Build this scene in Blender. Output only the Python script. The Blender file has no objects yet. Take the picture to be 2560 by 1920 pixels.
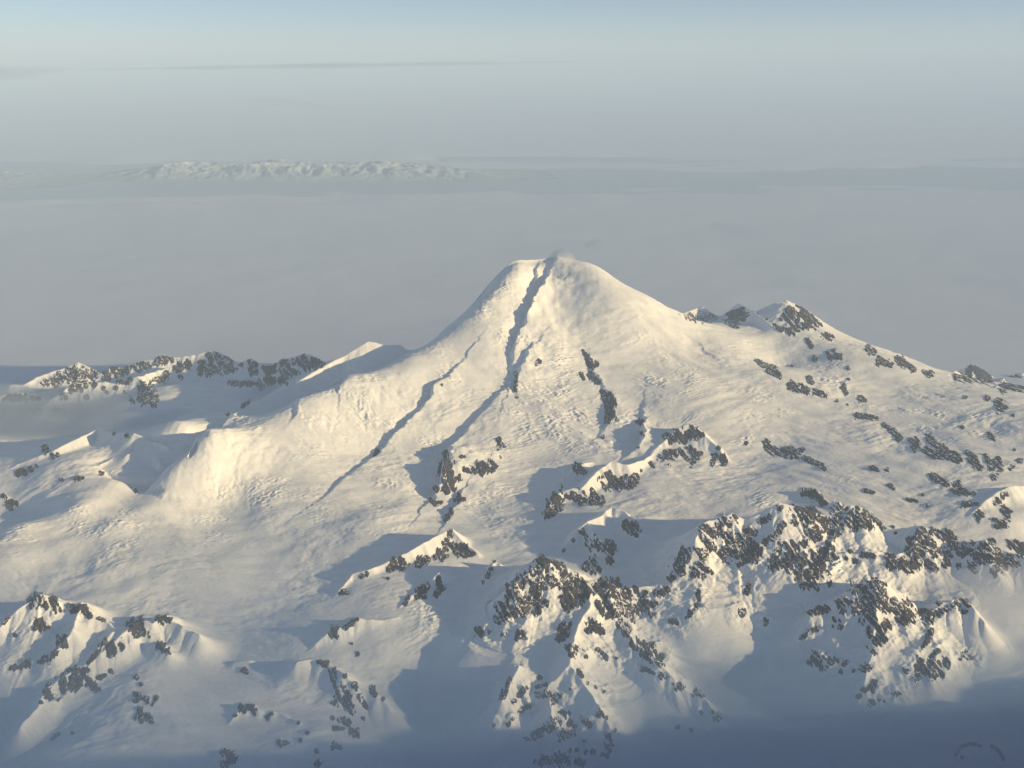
import bpy, math, random
import numpy as np

# ----------------------------------------------------------------- camera, world, sun, exposure
scene = bpy.context.scene
CAM_H = 6500.0                      # camera altitude in metres
F = 2240.0                          # focal length in picture units (picture 2212 x 1659)
CX, CY = 1106.0, 829.5
PITCH = math.atan((829.5 - 130.0) / F)
CP, SP = math.cos(PITCH), math.sin(PITCH)

cam_data = bpy.data.cameras.new('camera')
cam_data.sensor_width = 36.0
cam_data.lens = 36.0 * F / 2212.0
cam_data.clip_start = 10.0
cam_data.clip_end = 600000.0
cam = bpy.data.objects.new('camera', cam_data)
scene.collection.objects.link(cam)
cam.location = (0, 0, CAM_H)
cam.rotation_euler = (math.pi / 2 - PITCH, 0, 0)
scene.camera = cam

SUN_EL = math.radians(12.0)
SUN_AZ = math.radians(16.0)         # how far behind the right-hand side the sun stands
sun_dir = (math.cos(SUN_EL) * math.cos(SUN_AZ), -math.cos(SUN_EL) * math.sin(SUN_AZ), math.sin(SUN_EL))
world = bpy.data.worlds.new('World')
scene.world = world
world.use_nodes = True
wn = world.node_tree
wn.nodes.clear()
w_out = wn.nodes.new('ShaderNodeOutputWorld')
w_bg = wn.nodes.new('ShaderNodeBackground')
w_sky = wn.nodes.new('ShaderNodeTexSky')
w_sky.sky_type = 'NISHITA'
w_sky.sun_disc = False
w_sky.sun_elevation = SUN_EL
w_sky.sun_rotation = math.atan2(sun_dir[0], sun_dir[1])
w_sky.altitude = 6000.0
w_sky.air_density = 1.1
w_sky.dust_density = 1.6
w_sky.ozone_density = 1.6
w_bg.inputs['Strength'].default_value = 0.054
wn.links.new(w_sky.outputs[0], w_bg.inputs['Color'])
wn.links.new(w_bg.outputs[0], w_out.inputs['Surface'])

sun_data = bpy.data.lights.new('sun', 'SUN')
sun_data.energy = 5.0
sun_data.angle = math.radians(0.6)
sun_data.color = (1.0, 0.755, 0.385)
sun = bpy.data.objects.new('sun', sun_data)
scene.collection.objects.link(sun)
sun.location = (9000, -6000, 12000)
from mathutils import Vector
sun.rotation_euler = Vector(sun_dir).to_track_quat('Z', 'Y').to_euler()

scene.view_settings.view_transform = 'Standard'
scene.view_settings.look = 'None'
scene.view_settings.gamma = 1.0
scene.view_settings.use_curve_mapping = False
scene.view_settings.exposure = 0.96
scene.render.engine = 'CYCLES'
scene.cycles.max_bounces = 6
scene.cycles.diffuse_bounces = 3
scene.cycles.volume_bounces = 3
scene.cycles.use_denoising = True

HAZE_DENSITY = 1.5e-5
HAZE_COLOR = (0.55, 0.72, 0.98)

# ----------------------------------------------------------------- small helpers
rng = np.random.RandomState(7)
PERM = rng.permutation(256)
PERM = np.concatenate([PERM, PERM, PERM]).astype(np.int32)
GA = rng.rand(256) * 2 * np.pi
GX, GY = np.cos(GA).astype(np.float32), np.sin(GA).astype(np.float32)


def perlin(x, y, seed=0):
    x = np.asarray(x, np.float64); y = np.asarray(y, np.float64)
    xf = np.floor(x); yf = np.floor(y)
    xi = (xf.astype(np.int64) + seed * 37) & 255
    yi = (yf.astype(np.int64) + seed * 71) & 255
    dx = (x - xf).astype(np.float32); dy = (y - yf).astype(np.float32)
    u = dx * dx * dx * (dx * (dx * 6 - 15) + 10)
    v = dy * dy * dy * (dy * (dy * 6 - 15) + 10)
    x1 = (xi + 1) & 255
    y1 = (yi + 1) & 255
    def g(a, b, ex, ey):
        k = PERM[PERM[a] + b]
        return GX[k] * ex + GY[k] * ey
    n00 = g(xi, yi, dx, dy); n10 = g(x1, yi, dx - 1, dy)
    n01 = g(xi, y1, dx, dy - 1); n11 = g(x1, y1, dx - 1, dy - 1)
    a = n00 + u * (n10 - n00); b = n01 + u * (n11 - n01)
    return (a + v * (b - a)) * 1.5


def ridged(x, y, seed=0):
    return 1.0 - 2.0 * np.abs(perlin(x, y, seed))


def sstep(a, b, x):
    t = np.clip((x - a) / (b - a), 0, 1)
    return t * t * (3 - 2 * t)


def tan_of(py):
    return np.tan(PITCH - np.arctan((CY - py) / F))


def at(px, py, Y):                   # point of the place seen at picture position px, py and Y metres ahead
    t = float(tan_of(py))
    return ((px - CX) / F * (Y * CP + t * Y * SP), Y, CAM_H - t * Y)


CROPS = {0: (0, 0, 1.0), 1: (0, 518.46, .390627), 2: (691.3, 518.46, .390627), 3: (1348.0, 561.67, .390627),
         4: (0, 1054.2, .390627), 5: (691.3, 1054.2, .390627), 6: (1348.0, 1054.2, .390627)}


def pic(c, x, y):
    a, b, s = CROPS[c]
    return a + x * s, b + y * s


# ----------------------------------------------------------------- base relief: thin plate spline through surveyed points
SURVEY = [
    # front line of the cone, top to bottom (picture x, y, metres ahead)
    (1200, 558, 18350), (1190, 600, 17900), (1190, 650, 17350), (1190, 700, 16800), (1190, 750, 16250), (1190, 800, 15700),
    (1180, 850, 15200), (1170, 900, 14650), (1150, 950, 14100), (1130, 1000, 13550), (1100, 1050, 13000), (1080, 1100, 12400),
    (1050, 1150, 11800), (1000, 1200, 11150),
    # left skyline and the end of that ridge
    (1110, 567, 18200), (1062, 612, 17750), (1020, 659, 17300), (965, 706, 16800), (867, 772, 16000), (742, 819, 15200),
    (641, 866, 14450), (430, 948, 13350), (390, 995, 12980), (332, 1054, 12700),
    # right skyline
    (1255, 569, 18250), (1290, 580, 18200), (1340, 610, 17900), (1400, 640, 17700), (1470, 675, 17600),
    # left front flank
    (1000, 750, 16000), (900, 850, 14900), (750, 900, 14250), (800, 950, 13950), (600, 950, 13550), (700, 1050, 12800), (500, 1050, 12750),
    (600, 1100, 12300), (430, 1090, 12380), (850, 1100, 12350), (900, 1020, 13200),
    # left plateau
    (50, 1100, 12480), (200, 1150, 11760), (200, 1250, 10720), (500, 1250, 10750), (600, 1170, 11650), (0, 1180, 11350), (300, 1060, 12950),
    (800, 1180, 11400), (700, 1250, 10750), (400, 1180, 11450), (800, 1300, 10200), (450, 1330, 10230), (350, 1290, 10450), (650, 1340, 10050), (-150, 1200, 11200), (-300, 1050, 12800),
    # left valleys
    (500, 1400, 9750), (300, 1450, 9200), (300, 1600, 8250), (100, 1659, 7950), (100, 1500, 9300), (20, 1580, 8850), (170, 1400, 9750), (700, 1600, 8300),
    (500, 1500, 8900), (650, 1450, 9250), (900, 1500, 9200), (950, 1600, 8550), (850, 1420, 9500), (1000, 1330, 10050), (1000, 1400, 9650), (-200, 1500, 9250), (500, 1659, 7950),
    # middle and right front bowls
    (1300, 1235, 10800), (1380, 1250, 10750), (1250, 1180, 11350), (1420, 1200, 11150), (1300, 1420, 9750), (1200, 1420, 9750), (1560, 1400, 9950), (1600, 1500, 9250),
    (1450, 1400, 9900), (1650, 1300, 10450), (1500, 1330, 10250), (1200, 1600, 8550), (1400, 1640, 8350), (1900, 1600, 8600), (1700, 1620, 8500), (2200, 1400, 9950), (2200, 1550, 9000),
    (1900, 1300, 10450), (1700, 1360, 10150), (2050, 1300, 10450), (2200, 1260, 10800), (1850, 1450, 9650), (2000, 1480, 9450), (2350, 1420, 9900), (1750, 1240, 10750), (1600, 1230, 10700), (1950, 1235, 10800),
    # right plateau and right flank
    (1480, 1100, 12100), (1350, 1140, 11650), (1600, 1080, 12300), (1600, 1000, 13400), (1800, 1020, 12900), (2000, 1100, 11900), (2190, 1150, 11400), (1500, 1170, 11400), (1800, 1080, 12150),
    (1500, 800, 15900), (1400, 720, 16700), (1500, 730, 16900), (1400, 900, 14550), (1500, 890, 14600), (1700, 800, 16100), (1600, 760, 16650), (1700, 900, 14700), (1900, 850, 15550), (1900, 950, 13950), (2100, 900, 14600), (2200, 1000, 13100),
    (2100, 1010, 12900), (1950, 1150, 11450), (2350, 1050, 12500), (2380, 900, 14500), (2100, 1130, 11550),
    # right massif
    (1500, 690, 17900), (1580, 705, 17900), (1640, 690, 18000), (1695, 653, 18400), (1690, 720, 17500), (1690, 790, 16600), (1780, 700, 17900), (1850, 740, 17300), (1850, 790, 16350), (1870, 745, 17200),
    (1960, 780, 16800), (1990, 840, 15700), (2060, 812, 16500), (2120, 824, 16400), (2212, 836, 16200), (2100, 850, 15500), (2350, 860, 15900),
    # far left
    (430, 823, 17500), (540, 848, 16800), (300, 850, 16700), (200, 900, 16500), (60, 900, 16600), (0, 960, 14700), (120, 950, 14800), (340, 930, 14800), (200, 1015, 13000), (100, 1010, 13100), (320, 1000, 13250), (480, 900, 14800), (260, 1040, 12800), (340, 990, 13150), (300, 1020, 12950), (350, 1030, 12850), (400, 940, 13650),
    (-150, 900, 16300), (-150, 1000, 13500),
]
PTS = np.array([at(*s) for s in SURVEY])
# ground that the picture does not show, behind the crests
HIDDEN = [(-6500, 19900, -250), (-6500, 22000, -350), (-3000, 20600, -250), (-1500, 19300, 1000), (-1500, 21800, -300), (800, 20300, 1700), (3000, 20000, 1000), (5500, 19900, 100), (9000, 20000, -200), (-3600, 18600, 700), (800, 22300, -200), (-9500, 19500, -250),
          (9000, 17500, 900), (-9500, 17600, 300), (-9500, 22000, -350), (9500, 22500, -350), (4500, 22500, -350), (-4000, 6800, 300), (0, 6800, 150), (4000, 6800, 250), (8000, 8000, 400), (-8000, 8000, 500), (-9500, 12500, 850), (10000, 13000, 1100)]
SKY_L = [(1110, 567, 18200), (1062, 612, 17750), (1020, 659, 17300), (965, 706, 16800), (867, 772, 16000), (742, 819, 15200), (641, 866, 14450), (430, 948, 13350), (390, 995, 12980), (332, 1054, 12700)]
SKY_R = [(1255, 569, 18250), (1290, 580, 18200), (1340, 610, 17900), (1400, 640, 17700), (1200, 558, 18350), (1150, 560, 18300)]
BEHIND = [at(x - 12, y + 28, Y + 260) for x, y, Y in SKY_L] + [at(x + 6, y + 28, Y + 260) for x, y, Y in SKY_R]
BEHIND += [at(x - 48, y + 80, Y + 420) for x, y, Y in SKY_L[:5]]
PTS = np.vstack([PTS, np.array(BEHIND), np.array(HIDDEN, float)])


def tps_kernel(r2):
    return 0.5 * r2 * np.log(np.maximum(r2, 1e-12))


PX, PY = PTS[:, 0] / 5000, PTS[:, 1] / 5000
N = len(PTS)
K = tps_kernel((PX[:, None] - PX[None]) ** 2 + (PY[:, None] - PY[None]) ** 2) + np.eye(N) * 3e-5
A = np.zeros((N + 3, N + 3)); A[:N, :N] = K
A[:N, N] = 1; A[:N, N + 1] = PX; A[:N, N + 2] = PY
A[N:, :N] = A[:N, N:].T
sol = np.linalg.solve(A, np.concatenate([PTS[:, 2], [0, 0, 0]]))


def tps(x, y):
    x = np.asarray(x, float) / 5000; y = np.asarray(y, float) / 5000
    out = sol[N] + sol[N + 1] * x + sol[N + 2] * y
    for i in range(N):
        out = out + sol[i] * tps_kernel((x - PX[i]) ** 2 + (y - PY[i]) ** 2)
    return out


# coarse lattice of the spline, looked up bilinearly
LX = np.linspace(-26000, 26000, 521); LY = np.linspace(4500, 27000, 300)
LZ = tps(*np.meshgrid(np.clip(LX, -11000, 11500), np.clip(LY, 6800, 22500)))
_far = np.hypot(np.maximum(np.abs(LX[None]) - 10500, 0), np.maximum(LY[:, None] - 22000, 0) + np.maximum(6800 - LY[:, None], 0) * .3)
LZ = LZ * (1 - sstep(0, 12000, _far)) + 150 * sstep(0, 12000, _far)


def base_z(x, y):
    fx = np.clip((np.asarray(x, float) - LX[0]) / (LX[1] - LX[0]), 0, len(LX) - 1.001)
    fy = np.clip((np.asarray(y, float) - LY[0]) / (LY[1] - LY[0]), 0, len(LY) - 1.001)
    i = fx.astype(int); j = fy.astype(int); u = fx - i; v = fy - j
    return (LZ[j, i] * (1 - u) + LZ[j, i + 1] * u) * (1 - v) + (LZ[j + 1, i] * (1 - u) + LZ[j + 1, i + 1] * u) * v


MARCH = np.linspace(7000, 21500, 2900)


def on_base(px, py, h=0.0):          # first place along the sight line that lies h metres above the base relief
    t = float(tan_of(py))
    X = (px - CX) / F * (MARCH * CP + t * MARCH * SP)
    below = (CAM_H - t * MARCH) <= base_z(X, MARCH) + h
    k = int(np.argmax(below)) if below.any() else len(MARCH) - 1
    return X[k], MARCH[k], CAM_H - t * MARCH[k]


# ----------------------------------------------------------------- crests of the single mountains
# name: (object name, crop, mode 'h' = metres above the base / 'Y' = kilometres ahead, slope, crag strength, [crest lines])
CRESTS = [
    ('volcano', 0, 'Y', 1.25, .2, [[(1020, 659, 17.3), (1040, 632, 17.55), (1062, 608, 17.8), (1086, 582, 18.0), (1106, 566, 18.15), (1124, 562, 18.2), (1160, 560, 18.28), (1200, 557, 18.35), (1228, 561, 18.32), (1255, 570, 18.28), (1275, 573, 18.25), (1300, 586, 18.1), (1340, 612, 17.9), (1400, 642, 17.7)],
                                   [(1200, 557, 18.35), (1225, 585, 18.0), (1290, 640, 17.55), (1370, 690, 17.15), (1470, 740, 16.7)]]),
    ('tip', 2, 'h', .75, .5, [[(1790, 1200, 20), (1860, 1150, 70), (1930, 1085, 130), (1990, 1035, 200), (2048, 1008, 240), (2110, 1060, 190), (2190, 1130, 120), (2250, 1200, 50)]]),
    ('wedge', 2, 'h', .8, .5, [[(1232, 1545, 10), (1280, 1440, 90), (1340, 1385, 130), (1450, 1365, 140), (1540, 1270, 190), (1610, 1222, 220), (1700, 1240, 170), (1790, 1215, 90), (1850, 1170, 40)],
                               [(1290, 1365, 20), (1440, 1240, 70), (1500, 1225, 40)]]),
    ('twin', 5, 'h', .8, .5, [[(1320, 350, 20), (1380, 290, 70), (1430, 220, 140), (1480, 185, 160), (1540, 160, 150), (1615, 95, 200), (1690, 130, 150), (1755, 240, 40)],
                              [(1480, 190, 150), (1560, 290, 140), (1630, 350, 90), (1560, 430, 40)]]),
    ('long', 5, 'h', .8, .4, [[(90, 585, 5), (180, 475, 60), (260, 455, 80), (380, 405, 90), (500, 345, 130), (620, 275, 180), (725, 222, 230), (790, 290, 120), (870, 360, 30)]]),
    ('tooth', 5, 'h', 1.0, .4, [[(880, 530, 5), (930, 460, 60), (965, 398, 150), (1000, 420, 115), (1050, 455, 50), (1095, 470, 15)]]),
    ('fang', 5, 'h', 1.0, .5, [[(440, 660, 5), (490, 600, 40), (530, 580, 50), (590, 540, 80), (655, 465, 150), (720, 478, 90), (765, 490, 40)]]),
    ('castle', 5, 'Y', .85, 1.0, [[(955, 745, 9.85), (1000, 640, 9.93), (1050, 550, 10.0), (1130, 490, 10.12), (1180, 430, 10.25), (1220, 374, 10.35), (1300, 410, 10.33), (1390, 480, 10.3), (1470, 518, 10.25), (1580, 515, 10.25), (1650, 560, 10.28), (1750, 550, 10.35), (1850, 550, 10.4), (1940, 530, 10.45)],
                                  [(1470, 520, 10.25), (1500, 640, 9.9), (1430, 750, 9.6), (1400, 850, 9.35), (1380, 980, 9.08), (1440, 1050, 8.95)],
                                  [(1580, 520, 10.25), (1640, 740, 9.8), (1740, 850, 9.5), (1880, 970, 9.22), (1990, 1090, 9.05), (2130, 1170, 8.95), (2210, 1290, 8.72)],
                                  [(1400, 850, 9.35), (1380, 980, 9.08), (1250, 1110, 8.85), (1290, 1270, 8.5), (1350, 1400, 8.3), (1380, 1500, 8.15)],
                                  [(1440, 1050, 8.95), (1560, 1230, 8.58), (1620, 1350, 8.4)],
                                  [(1100, 980, 9.05), (1050, 1080, 8.85), (1010, 1180, 8.65)]]),
    ('wall', 6, 'Y', .9, 1.0, [[(200, 535, 10.5), (250, 500, 10.6), (320, 350, 10.72), (390, 290, 10.78), (440, 200, 11.03), (500, 170, 11.1), (600, 140, 11.15), (660, 170, 11.15), (760, 150, 11.15), (860, 93, 11.2), (930, 93, 11.2), (1010, 120, 11.2), (1110, 150, 11.2), (1190, 170, 11.2), (1250, 98, 11.25), (1320, 110, 11.25), (1400, 180, 11.2), (1480, 220, 11.1), (1560, 218, 11.08), (1650, 208, 11.05), (1730, 240, 11.02), (1850, 290, 10.93), (2000, 298, 10.8), (2080, 330, 10.75), (2160, 360, 10.7), (2230, 395, 10.6), (2330, 440, 10.5)],
                               [(1190, 170, 11.2), (1140, 330, 10.8), (1080, 460, 10.5), (1060, 560, 10.3)],
                               [(860, 93, 11.2), (920, 300, 10.85), (880, 420, 10.62)],
                               [(1640, 210, 11.05), (1600, 330, 10.8), (1480, 380, 10.72), (1220, 355, 10.75)],
                               [(660, 400, 10.66), (675, 480, 10.55), (690, 560, 10.35)],
                               [(390, 290, 10.78), (420, 480, 10.5), (410, 640, 10.25)],
                               [(2000, 298, 10.8), (2060, 450, 10.5)]]),
    ('shelf', 6, 'h', .8, .8, [[(970, 45, 10), (1000, 22, 60), (1050, 3, 95), (1100, 55, 70), (1150, 85, 90), (1190, 72, 140), (1240, 115, 50)]]),
    ('tower', 6, 'Y', .9, 1.0, [[(1030, 940, 9.55), (1140, 770, 9.75), (1200, 630, 9.9), (1270, 560, 9.97), (1340, 530, 10.02), (1420, 493, 10.05), (1480, 590, 9.98), (1610, 690, 9.85), (1690, 690, 9.88), (1750, 640, 9.95), (1870, 605, 10.0), (1920, 650, 9.9), (1990, 730, 9.75)],
                                [(1390, 540, 10.02), (1400, 640, 9.82), (1390, 780, 9.55), (1370, 900, 9.32), (1340, 1000, 9.12), (1310, 1120, 8.95)],
                                [(1690, 700, 9.88), (1690, 800, 9.62), (1730, 900, 9.38), (1690, 1040, 9.05)],
                                [(1040, 690, 9.85), (1130, 650, 9.92), (1200, 630, 9.9)]]),
    ('comb', 4, 'Y', .75, .7, [[(-60, 830, 9.6), (0, 770, 9.7), (60, 700, 9.83), (150, 635, 9.95), (210, 588, 10.02), (290, 600, 10.02), (350, 650, 9.97), (450, 640, 9.98), (510, 705, 9.85), (600, 745, 9.8), (640, 772, 9.73)],
                               [(450, 645, 9.98), (400, 780, 9.6), (300, 920, 9.3)]]),
    ('hook', 4, 'Y', .75, .7, [[(500, 985, 9.25), (560, 920, 9.36), (640, 845, 9.5), (700, 790, 9.62), (770, 723, 9.8), (840, 750, 9.75), (905, 703, 9.86), (960, 738, 9.8), (1100, 810, 9.63)],
                               [(500, 985, 9.25), (420, 1000, 9.2), (330, 1050, 9.06), (250, 1110, 8.92), (210, 1210, 8.66), (110, 1320, 8.42)],
                               [(620, 795, 9.62), (560, 870, 9.45), (480, 960, 9.27)],
                               [(870, 850, 9.52), (930, 900, 9.4)]]),
    ('pair', 4, 'h', .8, .5, [[(1720, 890, 5), (1800, 815, 60), (1850, 755, 110), (1900, 780, 70), (1980, 718, 90), (2090, 730, 50), (2200, 720, 20)]]),
    ('rib', 4, 'Y', .7, .6, [[(1640, 960, 9.22), (1720, 945, 9.27), (1830, 980, 9.17), (1900, 1030, 9.05), (1960, 1080, 8.97), (2060, 1130, 8.92), (2140, 1190, 8.82)]]),
    ('islet', 4, 'h', .6, .3, [[(1255, 970, 5), (1300, 962, 50), (1380, 950, 70), (1430, 965, 10)]]),
    ('knoll', 4, 'h', .8, .5, [[(1270, 1300, 5), (1320, 1230, 50), (1380, 1192, 90), (1430, 1225, 50), (1540, 1240, 30), (1650, 1300, 10)]]),
    ('hump', 4, 'h', .5, .3, [[(240, 1430, 5), (330, 1350, 30), (440, 1235, 50), (480, 1250, 20)], [(400, 1310, 10), (510, 1262, 45), (600, 1290, 10)]]),
    ('low', 4, 'h', .7, .5, [[(1190, 1520, 5), (1250, 1450, 60), (1300, 1480, 40), (1420, 1540, 10)]]),
    ('fin', 4, 'h', .7, .5, [[(1700, 1540, 10), (1745, 1500, 60), (1800, 1545, 10)]]),
    ('range', 1, 'Y', .8, .6, [[(60, 800, 17.35), (130, 800, 17.4), (200, 760, 17.6), (340, 710, 17.85), (430, 675, 17.95), (520, 715, 17.9), (560, 740, 17.8), (620, 695, 17.95), (680, 708, 17.95), (760, 670, 18.0), (840, 658, 18.0), (900, 635, 18.05), (960, 650, 18.05), (1100, 630, 18.1), (1180, 608, 18.15), (1260, 645, 18.05), (1310, 690, 17.95), (1340, 668, 18.0), (1390, 653, 18.05), (1430, 700, 17.95), (1500, 690, 18.0), (1560, 655, 18.05), (1640, 640, 18.05), (1680, 625, 18.1), (1760, 650, 18.0), (1810, 700, 17.9)],
                               [(215, 935, 16.4), (330, 850, 16.75), (400, 790, 17.0), (520, 780, 17.1), (640, 790, 17.1), (760, 758, 17.2), (800, 800, 17.0), (860, 860, 16.7), (880, 930, 16.35)],
                               [(760, 758, 17.2), (870, 720, 17.55), (960, 690, 17.7)],
                               [(1260, 785, 17.3), (1420, 790, 17.3), (1460, 755, 17.45), (1540, 755, 17.45), (1620, 790, 17.2)]]),
    ('far', 1, 'Y', .7, .5, [[(-80, 880, 16.6), (0, 862, 16.75), (100, 842, 16.9), (160, 848, 16.9), (250, 868, 16.8), (300, 900, 16.6)]]),
    ('sail', 1, 'h', .6, .25, [[(40, 1275, 5), (110, 1235, 25), (300, 1160, 80), (440, 1090, 150), (540, 1043, 190), (620, 1070, 140), (740, 1068, 140), (830, 1112, 40)]]),
    ('shard', 1, 'h', .9, .3, [[(190, 1195, 10), (270, 1130, 90), (325, 1165, 20)]]),
    ('wing', 1, 'Y', .8, .3, [[(2215, 580, 16.7), (2140, 580, 16.6), (2040, 557, 16.6), (1900, 640, 16.35), (1780, 700, 16.05), (1650, 780, 15.65), (1500, 860, 15.1), (1300, 960, 14.45), (1050, 1060, 13.95), (900, 1120, 13.6), (700, 1190, 13.3)]]),
    ('hem', 1, 'h', .6, .4, [[(520, 1255, 10), (650, 1200, 40), (820, 1150, 45), (1000, 1110, 20)]]),
    ('seam', 1, 'h', .6, .4, [[(340, 1320, 20), (440, 1290, 32), (600, 1270, 26), (760, 1220, 14)]]),
    ('stub', 1, 'h', .7, .5, [[(-60, 1420, 60), (0, 1390, 70), (60, 1440, 40), (110, 1490, 5)]]),
    ('cap', 3, 'h', .7, .3, [[(310, 300, 20), (400, 265, 60), (438, 254, 90), (490, 295, 50), (530, 335, 10)]]),
    ('blade', 3, 'h', .9, .3, [[(560, 320, 30), (578, 280, 120), (632, 234, 190), (720, 285, 130), (800, 345, 80), (880, 400, 20)]]),
    ('dome', 3, 'Y', .75, .6, [[(735, 285, 18.35), (820, 245, 18.45), (893, 224, 18.5), (960, 245, 18.45), (1060, 310, 18.3), (1150, 380, 18.1), (1230, 450, 17.9), (1320, 490, 17.75), (1420, 490, 17.7), (1500, 530, 17.5), (1620, 590, 17.2), (1730, 632, 16.95)],
                              [(900, 230, 18.5), (960, 330, 18.05), (960, 400, 17.75)], [(1080, 410, 17.85), (1160, 470, 17.4), (1180, 540, 17.0)]]),
    ('cone', 3, 'h', .9, .6, [[(1790, 635, 20), (1850, 605, 80), (1925, 572, 150), (2000, 605, 110), (2060, 660, 15)]]),
    ('block', 3, 'h', .9, .6, [[(2060, 700, 20), (2100, 650, 100), (2160, 630, 120), (2200, 618, 130), (2290, 650, 90), (2400, 680, 20)]]),
    ('drape', 3, 'h', .7, .5, [[(1915, 1410, 10), (2000, 1330, 70), (2080, 1270, 120), (2130, 1252, 140), (2200, 1248, 110), (2300, 1240, 60)]]),
]

LABELS = {   # object name, label, category
    'volcano': ('volcano', 'huge snow covered volcano cone with a rounded summit and shaded gullies', 'volcano'),
    'massif': ('snow_massif', 'bright snow slopes joining the volcano below the rock faced dome', 'snow slope'),
    'tip': ('rocky_peak', 'sharp white tipped peak with two dark rock bands below the cone', 'peak'),
    'wedge': ('rocky_peak', 'wedge shaped snow peak with rock cliffs beside the oval blue shadow', 'peak'),
    'twin': ('rocky_peak', 'small two headed snow peak just behind the dark central crag', 'peak'),
    'long': ('snow_ridge', 'long white ridge with rock spots tapering down to a blue shadow', 'ridge'),
    'tooth': ('rocky_peak', 'tiny snow tooth between the pointed fang and the dark central crag', 'peak'),
    'fang': ('rocky_peak', 'small pointed rock fang with a white snow flank', 'peak'),
    'castle': ('rocky_mountain', 'dark castle like crag with long rocky spurs running down to the valley', 'mountain'),
    'wall': ('rocky_ridge', 'broad jagged rock wall streaked with snow above a white bowl', 'ridge'),
    'shelf': ('rocky_peak', 'low dark rock knobs sticking up right behind the jagged rock wall', 'peak'),
    'tower': ('rocky_mountain', 'dark rock pyramid casting a blue shadow across the white bowl', 'mountain'),
    'comb': ('rocky_peak', 'snow peak crowned by a comb of dark rock needles', 'peak'),
    'hook': ('rocky_ridge', 'hooked ridge with a dark rock tower and cliffs above the blue valley', 'ridge'),
    'pair': ('snow_ridge', 'small snow crest with twin rock knobs at the end of a shadow', 'ridge'),
    'rib': ('rocky_ridge', 'snow shoulder with one long dark rock rib falling to the valley', 'ridge'),
    'islet': ('snow_hummock', 'small rounded snow hummock with a few rock specks on the glacier', 'hummock'),
    'knoll': ('rocky_knoll', 'low knoll with a dark rock cap at the edge of shade', 'knoll'),
    'hump': ('snow_hummock', 'faint pair of snow humps in the shaded valley below the hooked ridge', 'hummock'),
    'low': ('rocky_knoll', 'dim cluster of dark rocks in blue shade below the capped knoll', 'knoll'),
    'range': ('mountain_range', 'distant dark rock range with snow gullies rising out of fog', 'range'),
    'far': ('rocky_ridge', 'far low rock ridge with white face at the foggy picture edge', 'ridge'),
    'sail': ('snow_ridge', 'smooth sail shaped snow ridge in front of the fog bank', 'ridge'),
    'shard': ('rocky_peak', 'tiny dark shard of rock behind the sail shaped snow ridge', 'peak'),
    'wing': ('snow_ridge', 'thin outer snow ridge with a pointed white tip beside the cone', 'ridge'),
    'hem': ('snow_ridge', 'shaded snow rib between the sail shaped ridge and the foot of the cone', 'ridge'),
    'seam': ('snow_ridge', 'low broken snow rib dotted with rock below the sail shaped ridge', 'ridge'),
    'fin': ('rocky_knoll', 'lone dark rock fin poking out of blue shade at the bottom edge', 'knoll'),
    'stub': ('rocky_knoll', 'small rock spotted snow knoll cut by the picture edge on the plateau', 'knoll'),
    'cap': ('rocky_peak', 'small snow cap over a dark rock band on the skyline', 'peak'),
    'blade': ('rocky_peak', 'leaning snow blade with a shaded blue cliff on the skyline', 'peak'),
    'dome': ('rocky_mountain', 'rounded snow dome with a brownish rock face on the skyline', 'mountain'),
    'cone': ('rocky_peak', 'dark little rock cone where the skyline meets the cloud sea', 'peak'),
    'block': ('rocky_peak', 'blocky dark rock peak at the very end of the skyline', 'peak'),
    'drape': ('rocky_peak', 'snow peak with draped rock streaks beyond the jagged rock wall', 'peak'),
}

# scarps: crest lines whose left side drops off (crop, [(x, y, metres of drop)], width right, width left)
SCARPS = [
    (2, [(1292, 125, 40), (1250, 225, 110), (1185, 330, 170), (1160, 400, 160), (1112, 490, 120), (1078, 560, 90), (1062, 640, 70), (1050, 720, 30)], 600, 260),
    (2, [(1203, 130, 20), (1185, 200, 60), (1150, 275, 15)], 300, 150),
    (2, [(800, 650, 20), (740, 712, 40), (690, 762, 40), (632, 795, 70), (605, 885, 90), (520, 960, 80), (440, 1050, 60), (370, 1110, 45), (310, 1190, 45), (220, 1250, 38), (100, 1350, 28), (20, 1430, 15), (-90, 1500, 5)], 450, 260),
    (2, [(1050, 780, 10), (980, 862, 35), (920, 940, 40), (862, 990, 60), (800, 1065, 80), (740, 1130, 110), (715, 1190, 190), (690, 1280, 230), (650, 1380, 120), (610, 1440, 20)], 420, 300),
    (2, [(1560, 815, 10), (1605, 870, 60), (1625, 930, 80), (1605, 995, 60), (1560, 1060, 10)], 200, 160),
    (2, [(1790, 985, 30), (1783, 1080, 130), (1750, 1160, 120), (1690, 1200, 20)], 260, 420),
    (2, [(800, 1380, 20), (765, 1440, 60), (725, 1500, 60), (690, 1560, 20)], 200, 180),
    (2, [(1240, 540, 10), (1150, 640, 45), (1100, 720, 55), (1080, 830, 60), (1090, 880, 10)], 350, 150),
    (2, [(1470, 610, 10), (1500, 690, 35), (1540, 780, 35), (1570, 830, 10)], 120, 120),
    (2, [(2050, 540, 5), (2110, 590, 25), (2170, 650, 5)], 200, 150),
    (1, [(2212, 640, 10), (2100, 690, 50), (1900, 770, 60), (1640, 890, 70), (1400, 975, 70), (1120, 1095, 90), (1000, 1220, 70), (850, 1372, 90), (800, 1400, 5)], 500, 300),
    (1, [(1700, 860, 5), (1640, 950, 30), (1600, 1010, 5)], 200, 140),
]
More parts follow.
